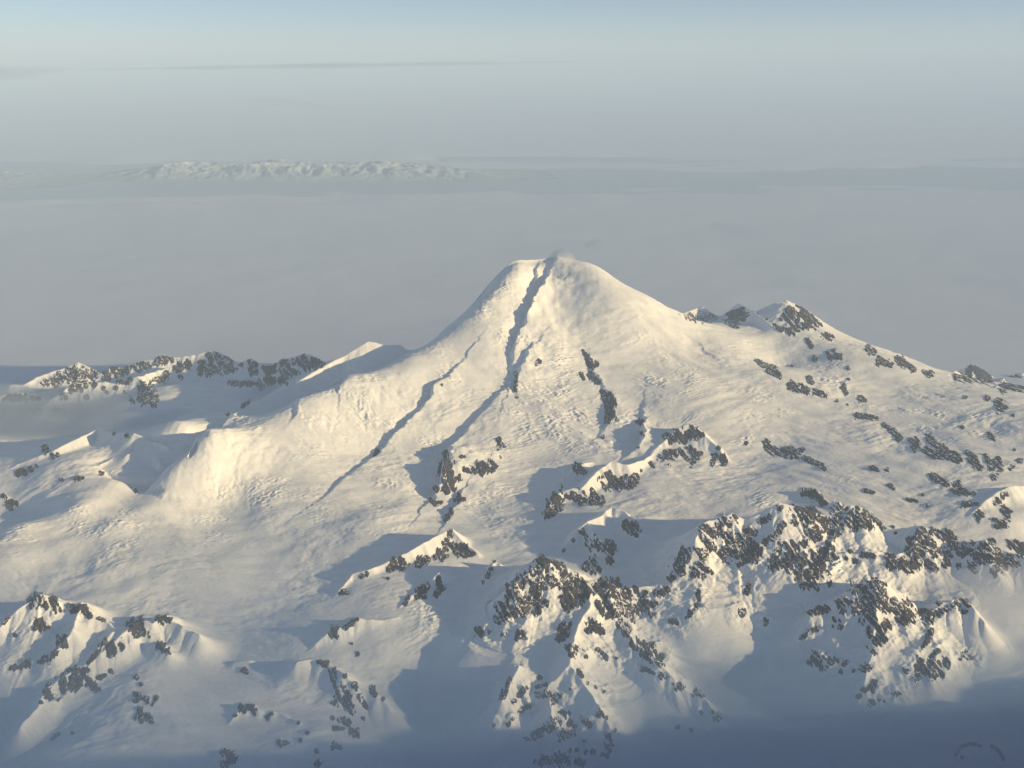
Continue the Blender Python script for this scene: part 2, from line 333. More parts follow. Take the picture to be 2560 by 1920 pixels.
# broad swells of the ice (crop, x, y, metres high, radius across, radius along)
SWELLS = [(2, 1000, 1010, 55, 330, 420), (2, 1250, 960, 60, 650, 500), (2, 1250, 560, 45, 300, 500), (2, 1150, 650, 40, 250, 300), (4, 430, 130, 85, 300, 240), (4, 620, 240, 90, 380, 240), (4, 60, 400, 60, 300, 230), (4, 180, 40, 60, 320, 240), (4, 130, 240, 60, 300, 220), (4, 830, 120, 55, 300, 230), (4, 330, 330, 40, 320, 200), (4, 950, 200, 40, 280, 200),
          (4, 1150, 270, 25, 600, 200), (5, 300, 190, 70, 420, 260), (5, 480, 130, 40, 250, 200), (1, 1800, 850, 50, 500, 400), (1, 1250, 1100, 40, 350, 350), (1, 1150, 1250, 40, 300, 300), (2, 800, 1210, 50, 300, 220), (2, 1650, 1000, 40, 350, 260),
          (4, 600, 330, 25, 500, 200), (4, 300, 60, 25, 500, 200), (3, 300, 650, 25, 400, 300)]
# broken ice: (crop, x, y, radius, strength)
ROUGH = [(2, 1075, 520, 75, 1.6), (2, 700, 760, 70, .8), (2, 640, 900, 90, .6), (2, 350, 1000, 130, .8), (2, 150, 900, 200, .7), (2, 640, 1150, 110, .8), (2, 1250, 960, 280, .7), (2, 1300, 700, 160, .6), (2, 1200, 560, 90, .5), (2, 380, 1300, 160, .4),
         (2, 1000, 240, 150, .5), (2, 900, 380, 100, .5), (2, 1900, 750, 150, .4), (2, 1750, 620, 120, .35), (2, 1680, 1000, 110, .6), (2, 900, 1260, 200, .35), (2, 950, 1450, 180, .5), (1, 1950, 880, 200, .5), (1, 1250, 1120, 120, .4), (1, 1500, 1380, 120, .8), (1, 1250, 1380, 90, .6), (1, 1700, 1150, 150, .4),
         (1, 1150, 1330, 90, .6), (1, 700, 1150, 160, .6), (1, 1400, 930, 130, .6), (4, 420, 150, 110, .8), (4, 640, 250, 150, .7), (4, 1150, 230, 130, .5), (4, 100, 280, 110, .5), (4, 1700, 120, 120, .5), (5, 380, 180, 150, .4), (5, 620, 740, 200, .5), (5, 900, 100, 150, .4), (5, 560, 640, 90, .4), (3, 290, 680, 130, .6),
         (3, 700, 790, 120, .4), (3, 1650, 860, 160, .5), (3, 1900, 980, 200, .35), (3, 1150, 620, 90, .5), (3, 620, 500, 110, .3), (3, 660, 1000, 50, .6), (3, 1200, 1220, 110, .3), (3, 880, 840, 60, .6), (3, 760, 1340, 100, .3)]

# ----------------------------------------------------------------- rock outcrops, traced one by one (crop, [(x, y, r), ...])
ROCKS = {
2: '''1080,740,10 1085,790,14 1080,830,10|1195,690,8 1212,670,14|1455,610,8 1480,650,16 1500,690,22 1525,690,16|1440,740,14 1455,770,10|1490,740,14 1515,770,16 1540,790,12|1565,850,18 1595,880,30 1605,920,26 1605,970,24 1590,1000,16|1770,1000,20|1780,1070,12 1760,1140,12
|700,1185,18 705,1240,35 690,1300,40 720,1340,35 760,1320,25 640,1380,18 730,1380,22|800,1270,12 840,1280,14 880,1260,35 930,1250,40 970,1250,18|990,1105,14 1000,1138,22|780,1198,10 800,1200,8|615,1440,12 640,1460,14 670,1450,10|770,1410,14 760,1440,18 800,1435,10|725,1500,16 695,1540,14|1565,1090,9|995,1200,8|318,1165,12 300,1190,9|675,800,8|1420,1255,25 1445,1268,28
|1920,1080,18 1960,1090,35 2010,1080,40 2060,1065,35 2110,1080,20|1900,1195,25 1960,1180,28 2010,1165,25 2060,1190,40 2050,1225,30 2100,1180,20|1830,1232,10 1845,1255,8|1930,1245,9|1560,1330,20 1590,1300,25 1610,1350,40 1660,1340,35 1700,1330,30 1750,1310,20 1720,1360,18
|1250,1530,20 1280,1450,25 1330,1410,35 1400,1410,35 1440,1430,30 1500,1400,30 1540,1420,25|1560,1450,16 1500,1450,20|1330,1470,20 1280,1510,20|1780,1275,10|1090,870,8|1695,330,0''',
3: '''500,1080,16 490,1135,8|545,1090,20 555,1125,16|520,1040,12|360,310,20 400,320,22 450,320,25 495,315,25|600,310,40 640,300,40 610,350,25|740,300,6 790,330,7 830,360,10 870,390,10
|930,280,25 890,320,30 950,330,40 920,370,35 960,380,35|970,270,25 1000,310,35 1040,340,30 1060,360,25 1010,350,30|1115,420,18 1150,430,14|1035,480,14 1015,438,10|1150,530,25 1190,530,18 1130,515,12 1160,500,10|1055,545,16|1350,490,18 1380,512,16|1410,560,22 1450,570,20 1480,582,12|1520,550,22 1560,580,20 1600,605,16|1690,632,18 1660,618,10
|1900,620,45 1850,630,30 1950,630,45 2000,640,40|1920,590,25 1980,610,30 2030,655,20|2120,670,40 2170,660,40 2200,680,40 2100,700,25 2160,710,20|2010,765,14|2070,790,25 2080,820,22 2110,815,12|1888,760,9|2150,860,8|730,555,9 770,580,16 830,600,14|800,612,12 860,645,14 835,615,12|920,690,22 960,705,22 1010,722,20|1060,730,16 1110,750,14 1180,780,11 1235,800,8|1020,655,16 1040,678,10|1210,700,17 1228,735,11|1310,765,18 1332,778,10|1242,660,8|1240,597,10|930,585,8
|1290,860,16 1340,865,14 1400,875,12|1440,910,12 1490,950,14 1520,985,20|1610,1020,30 1590,998,16|1690,975,20 1700,1010,25 1690,1050,35 1740,1050,30 1720,1080,20|1780,1070,30 1830,1090,30 1855,1105,18|1920,1090,22 1940,1120,25 1970,1150,16 1895,1070,14|2000,1080,12 2040,1140,20 2070,1100,14 2080,1160,14|2050,1205,18|1700,1190,16 1740,1215,20 1790,1240,14|1830,1270,25 1870,1280,22 1850,1240,16 1900,1292,14|1935,1290,11|1370,1152,16 1395,1158,14|1455,1165,13|1470,1250,12 1492,1265,8|1880,1350,18 1920,1350,12 1955,1350,8|1340,1275,13 1382,1286,8|2020,960,10 2042,992,12|2140,1150,15|2190,1110,14|2160,1050,8|1570,1325,10 1620,1332,9 1680,1360,9|1650,1300,8|1870,925,10
|1960,1420,24|2110,1290,14 2060,1340,18|2100,1380,22 2125,1410,16|2050,1440,14 2100,1460,25 2062,1470,18|2140,1390,10|790,1005,18 800,1050,22 840,1060,25 880,1060,25 920,1050,25 950,1070,25 930,1092,14|990,1050,14|1005,1100,17 1050,1120,12 1100,1140,12 1112,1160,8|680,1010,10''',
4: '''170,625,22 175,650,16|215,610,25 230,640,25 255,658,14|290,620,22 310,650,25 330,672,16|310,690,9|380,655,25 420,670,22|450,665,25 480,690,20 500,712,12|545,720,12 580,735,8|215,740,25 225,770,25 190,780,12 200,725,10|345,830,25 350,862,25 325,860,14|310,910,20|250,950,25 215,960,12 290,930,14|140,965,22 120,990,14 160,980,14|80,990,16 60,995,10|50,715,10 20,750,8|85,815,10|275,772,8
|760,750,38 740,790,30 790,800,30 730,760,25 820,825,12|880,725,20 910,725,22 942,725,12 905,752,10|650,860,30 630,890,35 600,930,20 670,880,20|580,840,12 550,885,12 520,930,12 490,968,10|880,870,22 910,890,20 937,918,13|440,1010,30 480,1000,20 400,1012,20|360,1070,45 400,1090,35 440,1060,35 330,1080,25 350,1122,18|490,1080,28 520,1100,24 545,1112,10|280,1130,35 300,1160,25 270,1160,20|225,1185,12|610,1015,13|550,1050,14 580,1035,9|755,1045,14|775,1085,11|755,1150,22 750,1180,12|800,1160,16 840,1187,20 865,1160,13|775,1230,25 780,1260,30 752,1270,14|820,1258,15 842,1290,13|1355,1005,14 1335,1010,9 1365,1022,8|1340,1220,22 1390,1218,25 1420,1240,18|1300,1262,12|1480,1270,13 1500,1246,10|1550,1410,18 1592,1410,10|1250,1470,24 1280,1490,30 1240,1530,20|1750,1525,25|320,1360,9 285,1390,8|400,1355,8|1660,1395,11|20,1420,0
|1850,775,22 1840,805,22 1862,820,12|1910,775,14 1950,745,13 1975,725,10|1945,860,8 1975,918,13|1760,960,10 1800,975,16|1840,1010,22 1850,1060,25 1880,1110,35 1900,1160,40 1920,1200,30 1942,1240,18|1910,1040,14|1960,1090,16 1975,1112,11|1990,1150,16 2010,1190,16 2028,1216,9|2060,1110,16 2072,1142,15|2115,1165,12|1845,1190,13|1840,1270,12|1880,1280,16 1930,1300,18|2010,1275,10|1850,1330,13 1900,1330,9|1955,1350,25 1980,1372,13|1850,1425,20 1882,1440,11|1750,1455,14|1700,1355,10|1650,1300,8
|20,45,16|50,80,16 90,85,14|60,115,12 40,95,10''',
5: '''1690,200,25 1720,220,35 1742,258,17|1430,240,14 1460,260,25 1510,300,35 1560,330,28|1600,310,22 1620,350,28|1490,420,40 1520,450,28|1600,400,24|1400,290,10 1350,345,10|725,240,13 705,290,20 690,340,20|660,370,28 700,380,14|740,320,24 780,350,34 820,365,20 850,362,10|540,420,20 560,400,24 590,390,18|390,450,20 420,420,30 460,415,28 450,450,14|230,490,12 262,470,11|130,572,15 110,582,9 152,582,8|375,500,8|925,490,13 940,450,12 900,520,9|965,405,8|640,600,14 660,550,20 650,500,14|680,550,14|550,570,22 590,550,20|540,600,13 580,600,12|470,640,12 490,600,10
|1220,400,30 1260,420,40 1330,440,25|1180,470,40 1220,510,45|1280,500,40 1350,500,45 1390,500,30|1120,500,32 1070,560,38 1050,600,32|1200,570,42 1250,570,33|1160,600,38 1230,620,36|1130,640,42|1000,660,33 1030,690,42 1070,690,36 980,730,22|1120,690,32|1200,680,28|1440,540,40 1400,580,50|1480,560,38|1380,630,40 1440,620,40|1510,560,33 1580,560,58 1620,580,28|1640,590,24|1690,590,33 1750,580,28|1800,580,18|1880,580,28 1920,560,18|1690,680,52 1720,720,48 1650,700,22|1760,660,28|1800,660,24 1830,650,28|1830,700,20|1780,620,22|1570,650,33 1600,690,33|1540,640,22|1490,740,28 1530,780,28 1560,800,18|1480,790,16|1350,790,32 1370,760,22|1330,830,22|1380,880,20 1420,890,24 1395,920,18|1660,760,24 1700,790,28|1740,870,38 1790,890,42 1830,930,38 1880,980,18|1840,865,18|1890,930,18|1110,810,24 1090,840,18|1140,830,10|880,800,28 915,805,24|1015,810,14|1530,890,10 1560,910,12 1580,940,14|1470,930,10|1640,940,9|1790,1000,16 1840,1020,11|1890,1040,17 1915,1050,9|1985,1095,25 2005,1100,18|2080,1125,20 2122,1150,11
|1090,980,9 1060,1040,11 1030,1100,18 1010,1160,17|1130,1110,16 1100,1150,14|1070,1180,13|1210,1140,18 1260,1140,25 1310,1160,25|1290,1185,16|1160,1200,12 1110,1230,13|1060,1280,14 1040,1310,11|1215,1050,14|1250,1085,10 1200,1100,10|1360,1250,20 1335,1240,13|1150,1380,20 1200,1360,25 1260,1330,30 1300,1300,30 1320,1290,16|1340,1370,25 1380,1360,25 1410,1320,20|1380,1300,18|1320,1395,13|1470,1290,20 1490,1312,15|1440,1265,10|1550,1250,20 1582,1270,13|1590,1370,18 1600,1420,22 1590,1480,13|1630,1340,10|1430,1010,13 1450,1040,11|1480,1080,10|1385,1110,9|1525,1105,10|1570,1125,10|1380,1450,12|1420,1450,10|1465,1460,12|1510,1460,16|1560,1470,12|1240,1510,30|1310,1500,34 1380,1510,28|1440,1520,24|1190,1512,13|1460,1400,9|1980,1320,14 2050,1335,11|2110,1240,14|2190,1260,22 2170,1235,9|960,1310,10''',
6: '''330,370,35 310,430,40 290,470,33|260,500,18|400,330,16 440,370,24|420,440,34 450,460,33|390,480,18|450,230,33 470,280,38|520,230,33 560,180,33 590,180,33|480,330,28|560,260,23 600,290,28|560,310,28 620,340,38|540,360,33 590,380,28|650,270,23 690,240,23 730,250,22|700,320,38 670,360,33|740,340,28 720,390,28|640,420,18 670,400,22|760,190,18 800,160,18|860,110,17|880,200,18 820,280,22|780,300,18|870,330,33 920,340,43|860,390,38 900,410,43 830,420,33|940,380,23|940,120,33 980,140,33|960,190,23|1040,130,33 1010,200,28|1060,160,28|1110,180,28 1160,200,33|1090,230,28 1150,250,28|1040,260,33 1100,280,23|1000,310,23|1190,240,23|1250,190,38 1310,200,38|1290,140,28 1340,150,28|1350,200,33 1400,190,23|1290,110,14|1280,230,18|1430,220,15|1490,215,10|1500,250,8|1120,330,38 1090,390,48|1140,400,38|1080,450,48 1040,480,43|1110,480,38|1000,520,33 1060,540,28|1140,530,18|980,400,33 960,450,28|960,490,22|1250,350,14|1320,370,15 1380,375,15|1450,380,15|1230,385,13|1280,405,14
|1640,260,38 1600,300,38|1670,290,43 1700,320,38|1590,350,38 1640,350,38|1740,260,33 1790,270,33|1700,240,18|1830,280,13|1480,420,33 1530,420,33|1580,420,38|1470,380,23|1640,400,33|1570,460,18|1680,420,28 1720,440,22|1740,360,33 1790,360,28|1780,420,28|1810,320,28|1870,340,33 1920,330,33|1960,370,38|2010,330,43 2050,370,38|1990,400,28|2040,300,18|1920,420,23 1945,460,17|2080,400,43 2070,450,38|2130,400,33 2160,420,23|2150,320,28 2200,330,28|2190,370,22|1850,430,14|410,570,13 410,620,9|405,650,16|370,690,20 350,715,10|260,735,14 290,742,15|690,540,14 678,575,17|660,690,22|650,705,12|780,740,20|1000,30,20 1050,30,24|1080,50,18 1100,80,18|1170,110,28 1190,130,33|1215,112,18|550,150,0
|1380,530,33 1420,540,28|1320,550,28|1280,570,43 1240,610,48|1210,670,48 1180,720,33 1160,760,18|1330,620,48 1400,610,48|1290,660,38|1370,660,38|1450,650,43|1480,650,38 1530,660,43|1580,690,33|1540,730,33 1590,730,22|1350,730,38 1380,780,38|1450,760,28|1410,830,33 1370,870,28|1440,840,18|1380,910,18|1200,770,16|1060,910,30 1100,920,34|1050,960,28 1110,970,33|1160,960,22|1200,1012,13|1222,970,16|1030,690,15 1080,680,24 1130,660,17|980,830,11 1020,800,17 1060,780,17|1330,990,24 1360,985,13|1270,1010,12|1650,690,23 1690,690,28|1740,680,28|1690,730,33|1740,640,18|1780,670,18|1850,640,28 1890,640,28|1880,680,18|1820,650,13|1700,790,16 1680,840,16 1650,880,11|1620,930,8|1620,1000,24|1680,1000,38 1740,990,38|1780,980,28|1700,1040,28|1620,1050,24|1640,960,18|1760,1030,18|1560,1010,16|1740,900,13 1700,930,11 1780,950,13|1890,920,22 1912,940,15|1860,945,10|1320,1120,20|1370,1110,25 1390,1070,15|1300,1150,14|1370,1185,20|1410,1170,9|1440,1180,8|1490,1145,14 1530,1135,9
|1835,1475,7 1850,1450,7 1868,1430,8 1892,1420,8 1918,1415,8 1945,1418,6 1970,1427,7|2030,1428,6 2055,1440,8 2078,1458,8 2090,1480,8 2097,1500,7|1870,1490,9''',
1: '''430,720,35 380,740,40|330,760,33 300,780,28|480,740,33 520,740,23|250,790,22|420,770,28|580,730,28 620,720,33|660,730,28|590,760,22|700,720,22 760,700,28|810,700,22|790,680,16|880,660,28 920,650,28 950,660,18|960,710,16 1000,700,26 1040,690,22|920,740,18|850,770,16 910,765,18|1000,760,12|1180,640,28 1220,660,28 1260,672,26|1150,630,18|1120,690,22 1110,730,20|1150,690,27 1170,720,27|1150,740,18|1210,710,28|1260,712,23 1300,715,13|1360,680,28 1390,690,33|1400,720,27|1470,715,22 1530,710,27|1590,720,32 1630,730,22|1560,680,18|1600,672,22|1650,670,22 1690,670,32|1730,680,28 1770,690,17|1700,700,22|1270,790,12 1330,795,14 1400,792,13|1450,785,23 1500,775,27|1560,770,22 1580,790,13|1440,812,14|410,810,28 460,800,26|520,795,16|390,840,11 450,840,9|360,870,18|340,848,12|480,870,14|570,820,12|590,840,9|640,820,12|650,782,12 700,790,13|720,770,12|690,840,10|800,820,38 820,860,42|780,870,22|840,890,22|850,912,18|170,960,24 220,955,18|310,945,18 350,945,10|60,870,22 110,870,18|160,870,22 210,880,12|20,880,14|730,890,13|1380,890,8 1340,920,11|1260,965,8|100,1290,16 130,1280,18|170,1265,14|200,1250,11|290,1195,14|320,1190,12|630,1073,8|700,1083,11|250,1160,22|340,1325,11|420,1320,14 452,1315,10|750,1388,9|560,1290,12''',
}
STROKES = []
for crop, text in ROCKS.items():
    for stroke in text.replace('\n', '').split('|'):
        dots = [tuple(float(c) for c in t.split(',')) for t in stroke.split()]
        dots = [pic(crop, x, y) + (r * .390627 * (1.25 if crop == 1 else 1.18),) for x, y, r in dots if r > 0]
        if dots:
            STROKES.append(dots)

# ----------------------------------------------------------------- terrain lattice (a = X / Y, Y)
a_mid = np.linspace(-.60, .60, 1056)
a_out = .60 + np.cumsum(np.linspace(.0016, .011, 60))
AA = np.concatenate([-a_out[::-1], a_mid, a_out])
seg = [np.arange(6800, 8000, 14), np.arange(8000, 9000, 8.5), np.arange(9000, 11400, 8.0), np.arange(11400, 14000, 13.0), np.arange(14000, 18700, 16.0), np.arange(18700, 23000, 60.0)]
YY = np.concatenate(seg)
nA, nY = len(AA), len(YY)
GYY = np.repeat(YY[:, None], nA, 1)
GXX = GYY * AA[None]
base = base_z(GXX, GYY)


def screen(X, Y, Z):
    d = Y * CP + (CAM_H - Z) * SP
    u = CX + F * X / d
    v = CY + F * (-(Z - CAM_H) * CP - Y * SP) / d
    return u, v


def sub_block(x0, x1, y0, y1):
    i0 = max(int(np.searchsorted(YY, y0)) - 1, 0); i1 = min(int(np.searchsorted(YY, y1)) + 1, nY)
    if i1 - i0 < 2:
        return None
    ylo, yhi = YY[i0], YY[i1 - 1]
    alo = min(x0 / ylo, x0 / yhi); ahi = max(x1 / ylo, x1 / yhi)
    j0 = max(int(np.searchsorted(AA, alo)) - 1, 0); j1 = min(int(np.searchsorted(AA, ahi)) + 1, nA)
    if j1 - j0 < 2:
        return None
    return slice(i0, i1), slice(j0, j1)


def seg_dist(X, Y, p, q):
    dx, dy = q[0] - p[0], q[1] - p[1]
    L = math.hypot(dx, dy) + 1e-6
    t = np.clip(((X - p[0]) * dx + (Y - p[1]) * dy) / (L * L), 0, 1)
    ex, ey = X - (p[0] + t * dx), Y - (p[1] + t * dy)
    side = ((X - p[0]) * -dy + (Y - p[1]) * dx) / L
    return np.hypot(ex, ey), t, L, side


h = base.copy()

# gullies of the cone
for c, line, wr, wl in SCARPS:
    pts = [on_base(*pic(c, x, y)) + (d,) for x, y, d in line]
    xs = [p[0] for p in pts]; ys = [p[1] for p in pts]
    R = 3.2 * max(wr, wl)
    blk = sub_block(min(xs) - R, max(xs) + R, min(ys) - R, max(ys) + R)
    if blk is None:
        continue
    X, Y = GXX[blk], GYY[blk]
    wob = perlin(X / 260, Y / 260, 3) * 50 + perlin(X / 95, Y / 95, 4) * 32 + perlin(X / 40, Y / 40, 5) * 14
    best = np.full(X.shape, 1e9); amp = np.zeros(X.shape); sd = np.zeros(X.shape)
    for p, q in zip(pts[:-1], pts[1:]):
        d, t, L, s = seg_dist(X + wob, Y + wob * .5, p, q)
        m = d < best
        best[m] = d[m]; amp[m] = (p[3] + (q[3] - p[3]) * t)[m]; sd[m] = (np.sign(s) * d)[m]
    g = np.where(sd > 0, .5 * np.exp(-np.abs(sd) / wr), -.5 * np.exp(-np.abs(sd) / wl))
    g = g * np.minimum(np.abs(sd) / 30.0, 1) * np.clip(.95 + .5 * perlin(X / 520, Y / 600, 6) + .2 * perlin(X / 160, Y / 200, 9), .35, 1.4)
    h[blk] += amp * g * 1.5

for c, x, y, hh, rx, ry in SWELLS:
    p = on_base(*pic(c, x, y))
    q = ((GXX - p[0]) / rx) ** 2 + ((GYY - p[1]) / ry) ** 2
    h += hh * np.exp(-q) * (1 + .0)

# the wind-shaped, slowly flowing ice
wx = perlin(GXX / 1500, GYY / 1500, 11) * 300; wy = perlin(GXX / 1500, GYY / 1500, 12) * 300
XW, YW = GXX + wx, GYY + wy
ice = 19 * perlin(XW / 1500, YW / 900, 13) + 14 * perlin(XW / 700, YW / 380, 14) + 8 * perlin(XW / 330, YW / 170, 15) + np.clip(.5 + 1.5 * perlin(XW / 1100, YW / 800, 18), .1, 1.4) * (5.0 * perlin(XW / 150, YW / 85, 16) + 2.2 * perlin(XW / 70, YW / 42, 17))
u0, v0 = screen(GXX, GYY, h)
vis_scale = (GYY / 12000)
rough = np.full(h.shape, .015)
for c, x, y, r, s in ROUGH:
    px, py = pic(c, x, y); r *= .390627 * 1.1
    q = ((u0 - px) / r) ** 2 + ((v0 - py) / (r * .8)) ** 2
    np.maximum(rough, s * np.exp(-q), out=rough)
flow = perlin(XW / 420, YW / 260, 21)
rough = rough * np.clip(.55 + 1.3 * flow, .1, 1.6)
sx, sy = GXX + .35 * GYY, GYY - .2 * GXX
crev = ridged(XW / 130, YW / 62, 22) * 9 + ridged(XW / 62, YW / 30, 23) * 5.5 + perlin(GXX / 28, GYY / 22, 24) * 3
on_cone = np.exp(-((GXX - 700) / 4200) ** 2 - ((GYY - 15800) / 2900) ** 2)
lip_mask = sstep(.08, .5, perlin(XW / 900, YW / 620, 26) + .35 * perlin(XW / 300, YW / 240, 27)) * .85 * on_cone + np.clip(rough, 0, 1) * .9
lips = 17 * np.clip(ridged((XW + .3 * YW) / 190, (YW - .3 * XW) / 70, 28) - .55, 0, 1) + 12 * np.clip(ridged((XW + .3 * YW) / 90, (YW - .3 * XW) / 36, 29) - .55, 0, 1)
h_ice = h + ice * 1.25 + crev * rough * 2.3 + lips * lip_mask
# flow stripes down the right flank
fl = sstep(1500, 1650, u0) * sstep(760, 850, v0) * (1 - sstep(1080, 1150, v0))
str_t = (v0 - .30 * u0)
h_ice += fl * (7 * perlin(str_t / 26, u0 / 420, 31) + 3.5 * perlin(str_t / 11, u0 / 260, 32))
h = h_ice

# single mountains: the first pass finds where the traced rocks lie, the second roughens the ground round them
KEYS = ['snowfield', 'volcano', 'massif'] + [c[0] for c in CRESTS if c[0] != 'volcano']
h_ground = h.copy()
crags = (22 * ridged(XW / 340, YW / 300, 43) + 15 * ridged(GXX / 150, GYY / 140, 44) + 9 * ridged(GXX / 72, GYY / 66, 45) + 4.5 * perlin(GXX / 34, GYY / 32, 46))
swell = perlin(GXX / 420, GYY / 420, 41)


def raise_mountains(rocky):
    global h
    h = h_ground.copy()
    label = np.zeros(h.shape, np.int16)
    for ci, (key, crop, mode, slope, crag, lines) in enumerate(CRESTS):
        lab = KEYS.index(key)
        for li, line in enumerate(lines):
            pts = []
            for x, y, w in line:
                px, py = pic(crop, x, y)
                pts.append(on_base(px, py, w * .85) if mode == 'h' else at(px, py, w * 1000))
            dense = []                       # denser crest with small notches
            for p, q in zip(pts[:-1], pts[1:]):
                L = math.dist(p, q); n = max(2, int(L / 60))
                for k in range(n):
                    f = k / n
                    dense.append((p[0] + (q[0] - p[0]) * f, p[1] + (q[1] - p[1]) * f, p[2] + (q[2] - p[2]) * f))
            dense.append(pts[-1])
            r_ = np.random.RandomState(100 + ci * 7 + li)
            jag = 20 * crag + 1.5
            dense = [(x + r_.uniform(-1, 1) * 12 * crag, y + r_.uniform(-1, 1) * 12 * crag, z + r_.uniform(-1.0, .7) * jag) for x, y, z in dense]
            tops = np.array(dense)
            rise = max(float(np.max(tops[:, 2] - base_z(tops[:, 0], tops[:, 1]))), 40)
            if key == 'volcano': rise = 120
            R = min(rise / slope * 2.3 + 200, 2600)
            x0, x1, y0, y1 = tops[:, 0].min() - R, tops[:, 0].max() + R, tops[:, 1].min() - R, tops[:, 1].max() + R
            blk = sub_block(x0, x1, y0, y1)
            if blk is None:
                continue
            X, Y = GXX[blk], GYY[blk]
            zr = np.full(X.shape, -1e9); dmin = np.full(X.shape, 1e9); along = np.zeros(X.shape)
            run = 0.0
            for p, q in zip(dense[:-1], dense[1:]):
                sb = sub_block(min(p[0], q[0]) - R, max(p[0], q[0]) + R, min(p[1], q[1]) - R, max(p[1], q[1]) + R)
                seglen = math.dist(p[:2], q[:2])
                if sb is not None:
                    bi = slice(max(sb[0].start - blk[0].start, 0), sb[0].stop - blk[0].start); bj = slice(max(sb[1].start - blk[1].start, 0), sb[1].stop - blk[1].start)
                    if bi.stop > bi.start and bj.stop > bj.start:
                        d, t, L, sd = seg_dist(X[bi, bj], Y[bi, bj], p, q)
                        z = p[2] + (q[2] - p[2]) * t - slope * d * (1.30 - .58 * np.minimum(d / 750, 1)) - np.maximum(d - R * .8, 0) * 3
                        better = z > zr[bi, bj]
                        a_ = along[bi, bj]; a_[better] = (run + t * L)[better]; along[bi, bj] = a_
                        zr[bi, bj] = np.maximum(zr[bi, bj], z)
                        dmin[bi, bj] = np.minimum(dmin[bi, bj], d)
                run += seglen
            near = sstep(10, 150, dmin)
            rel = np.clip((zr - base[blk]) / 120, 0, 1)
            wob = swell[blk]
            ribs = ridged((along + 60 * wob) / 130, dmin / 900 + li, 47) * 9 + ridged((along + 30 * wob) / 52, dmin / 400 + li, 48) * 4.5
            rk = rocky[blk] if rocky is not None else 0.0
            zr = zr + rel * near * (wob * 20 * min(1, rise / 250) + ribs * min(1, .35 + rise / 400) + crag * rk * (crags[blk] * .9 + ribs * 2.2 - 10))
            k = 14.0 if mode == 'h' else 34.0
            diff = (zr - h[blk]) / k
            add = np.where(diff > 20, diff * k, k * np.log1p(np.exp(np.clip(diff, -30, 20))))
            add = np.where(diff < -6, 0, add)
            lb = label[blk]; lb[(diff > .25)] = lab; label[blk] = lb
            h[blk] = h[blk] + add
    return label


raise_mountains(None)
u1, v1 = screen(GXX, GYY, h)
gu = np.clip((u1 / 4).astype(int) + 20, 0, 592); gv = np.clip((v1 / 4).astype(int) + 20, 0, 454)
paint = np.zeros((455, 593), np.float32)
pv, pu = np.mgrid[0:455, 0:593]
for dots in STROKES:
    for x, y, r in dots:
        cx_, cy_ = x / 4 + 20, y / 4 + 20; R_ = r / 4 * 1.6 + 4
        a0, a1, b0, b1 = int(cy_ - R_ * 1.5), int(cy_ + R_ * 1.5) + 1, int(cx_ - R_ * 1.5), int(cx_ + R_ * 1.5) + 1
        sl = (slice(max(a0, 0), max(a1, 0)), slice(max(b0, 0), max(b1, 0)))
        paint[sl] = np.maximum(paint[sl], np.clip(1.4 - np.hypot(pv[sl] - cy_, pu[sl] - cx_) / R_, 0, 1))
rocky = paint[gv, gu]
label = raise_mountains(rocky)
h += perlin(GXX / 46, GYY / 40, 51) * 1.1 + perlin(GXX / 24, GYY / 22, 52) * .6

# ----------------------------------------------------------------- which piece of ground belongs to which mountain
U, V = screen(GXX, GYY, h)


def inside(u, v, poly):
    r = np.zeros(u.shape, bool)
    j = len(poly) - 1
    for i in range(len(poly)):
        xi, yi = poly[i]; xj, yj = poly[j]
        c = ((yi > v) != (yj > v)) & (u < (xj - xi) * (v - yi) / ((yj - yi) if yj != yi else 1e-9) + xi)
        r ^= c; j = i
    return r


tan_el = (CAM_H - h) / GYY
vis = tan_el <= np.minimum.accumulate(tan_el, 0) + 1e-5
cone_poly = [(1100, 540), (1300, 540), (1480, 665), (1600, 740), (1750, 800), (1900, 880), (2060, 980), (1950, 1010), (1700, 1010), (1560, 960), (1400, 950), (1280, 1000), (1080, 1075), (960, 1130), (760, 1160), (480, 1120), (320, 1062), (300, 1030), (420, 930), (700, 810), (930, 710)]
mass_poly = [(1470, 655), (1700, 630), (1900, 720), (2240, 810), (2240, 930), (2080, 905), (1900, 868), (1750, 795), (1600, 735)]
free = label == 0
label[free & inside(U, V, cone_poly)] = 1
label[(label == 0) & inside(U, V, mass_poly)] = 2
summit = at(1200, 558, 18350)
back = (~vis) & (label == 0)
label[back & (np.hypot(GXX - summit[0], GYY - summit[1]) < 3300)] = 1
label[(label == 0) & (~vis) & (np.hypot(GXX - 5200, GYY - 18200) < 2500)] = 2

# normals of the whole lattice, shared by all its pieces so that no seam shows
PXYZ = np.stack([GXX, GYY, h], -1)
dA = np.gradient(PXYZ, axis=1); dY = np.gradient(PXYZ, axis=0)
NRM = np.cross(dA, dY); NRM /= np.linalg.norm(NRM, axis=-1, keepdims=True)
NRM[NRM[..., 2] < 0] *= -1


# ----------------------------------------------------------------- materials
def mat(name):
    m = bpy.data.materials.new(name); m.use_nodes = True
    nt = m.node_tree; nt.nodes.clear()
    out = nt.nodes.new('ShaderNodeOutputMaterial'); return m, nt, out


def node(nt, kind, **kw):
    n = nt.nodes.new(kind)
    for k, v in kw.items():
        if k in n.inputs.keys():
            n.inputs[k].default_value = v
        else:
            setattr(n, k, v)
    return n


def scaled_position(nt, sx, sy, sz):
    g = node(nt, 'ShaderNodeNewGeometry')
    v = node(nt, 'ShaderNodeVectorMath', operation='MULTIPLY')
    v.inputs[1].default_value = (sx, sy, sz)
    nt.links.new(g.outputs['Position'], v.inputs[0])
    return v.outputs[0]


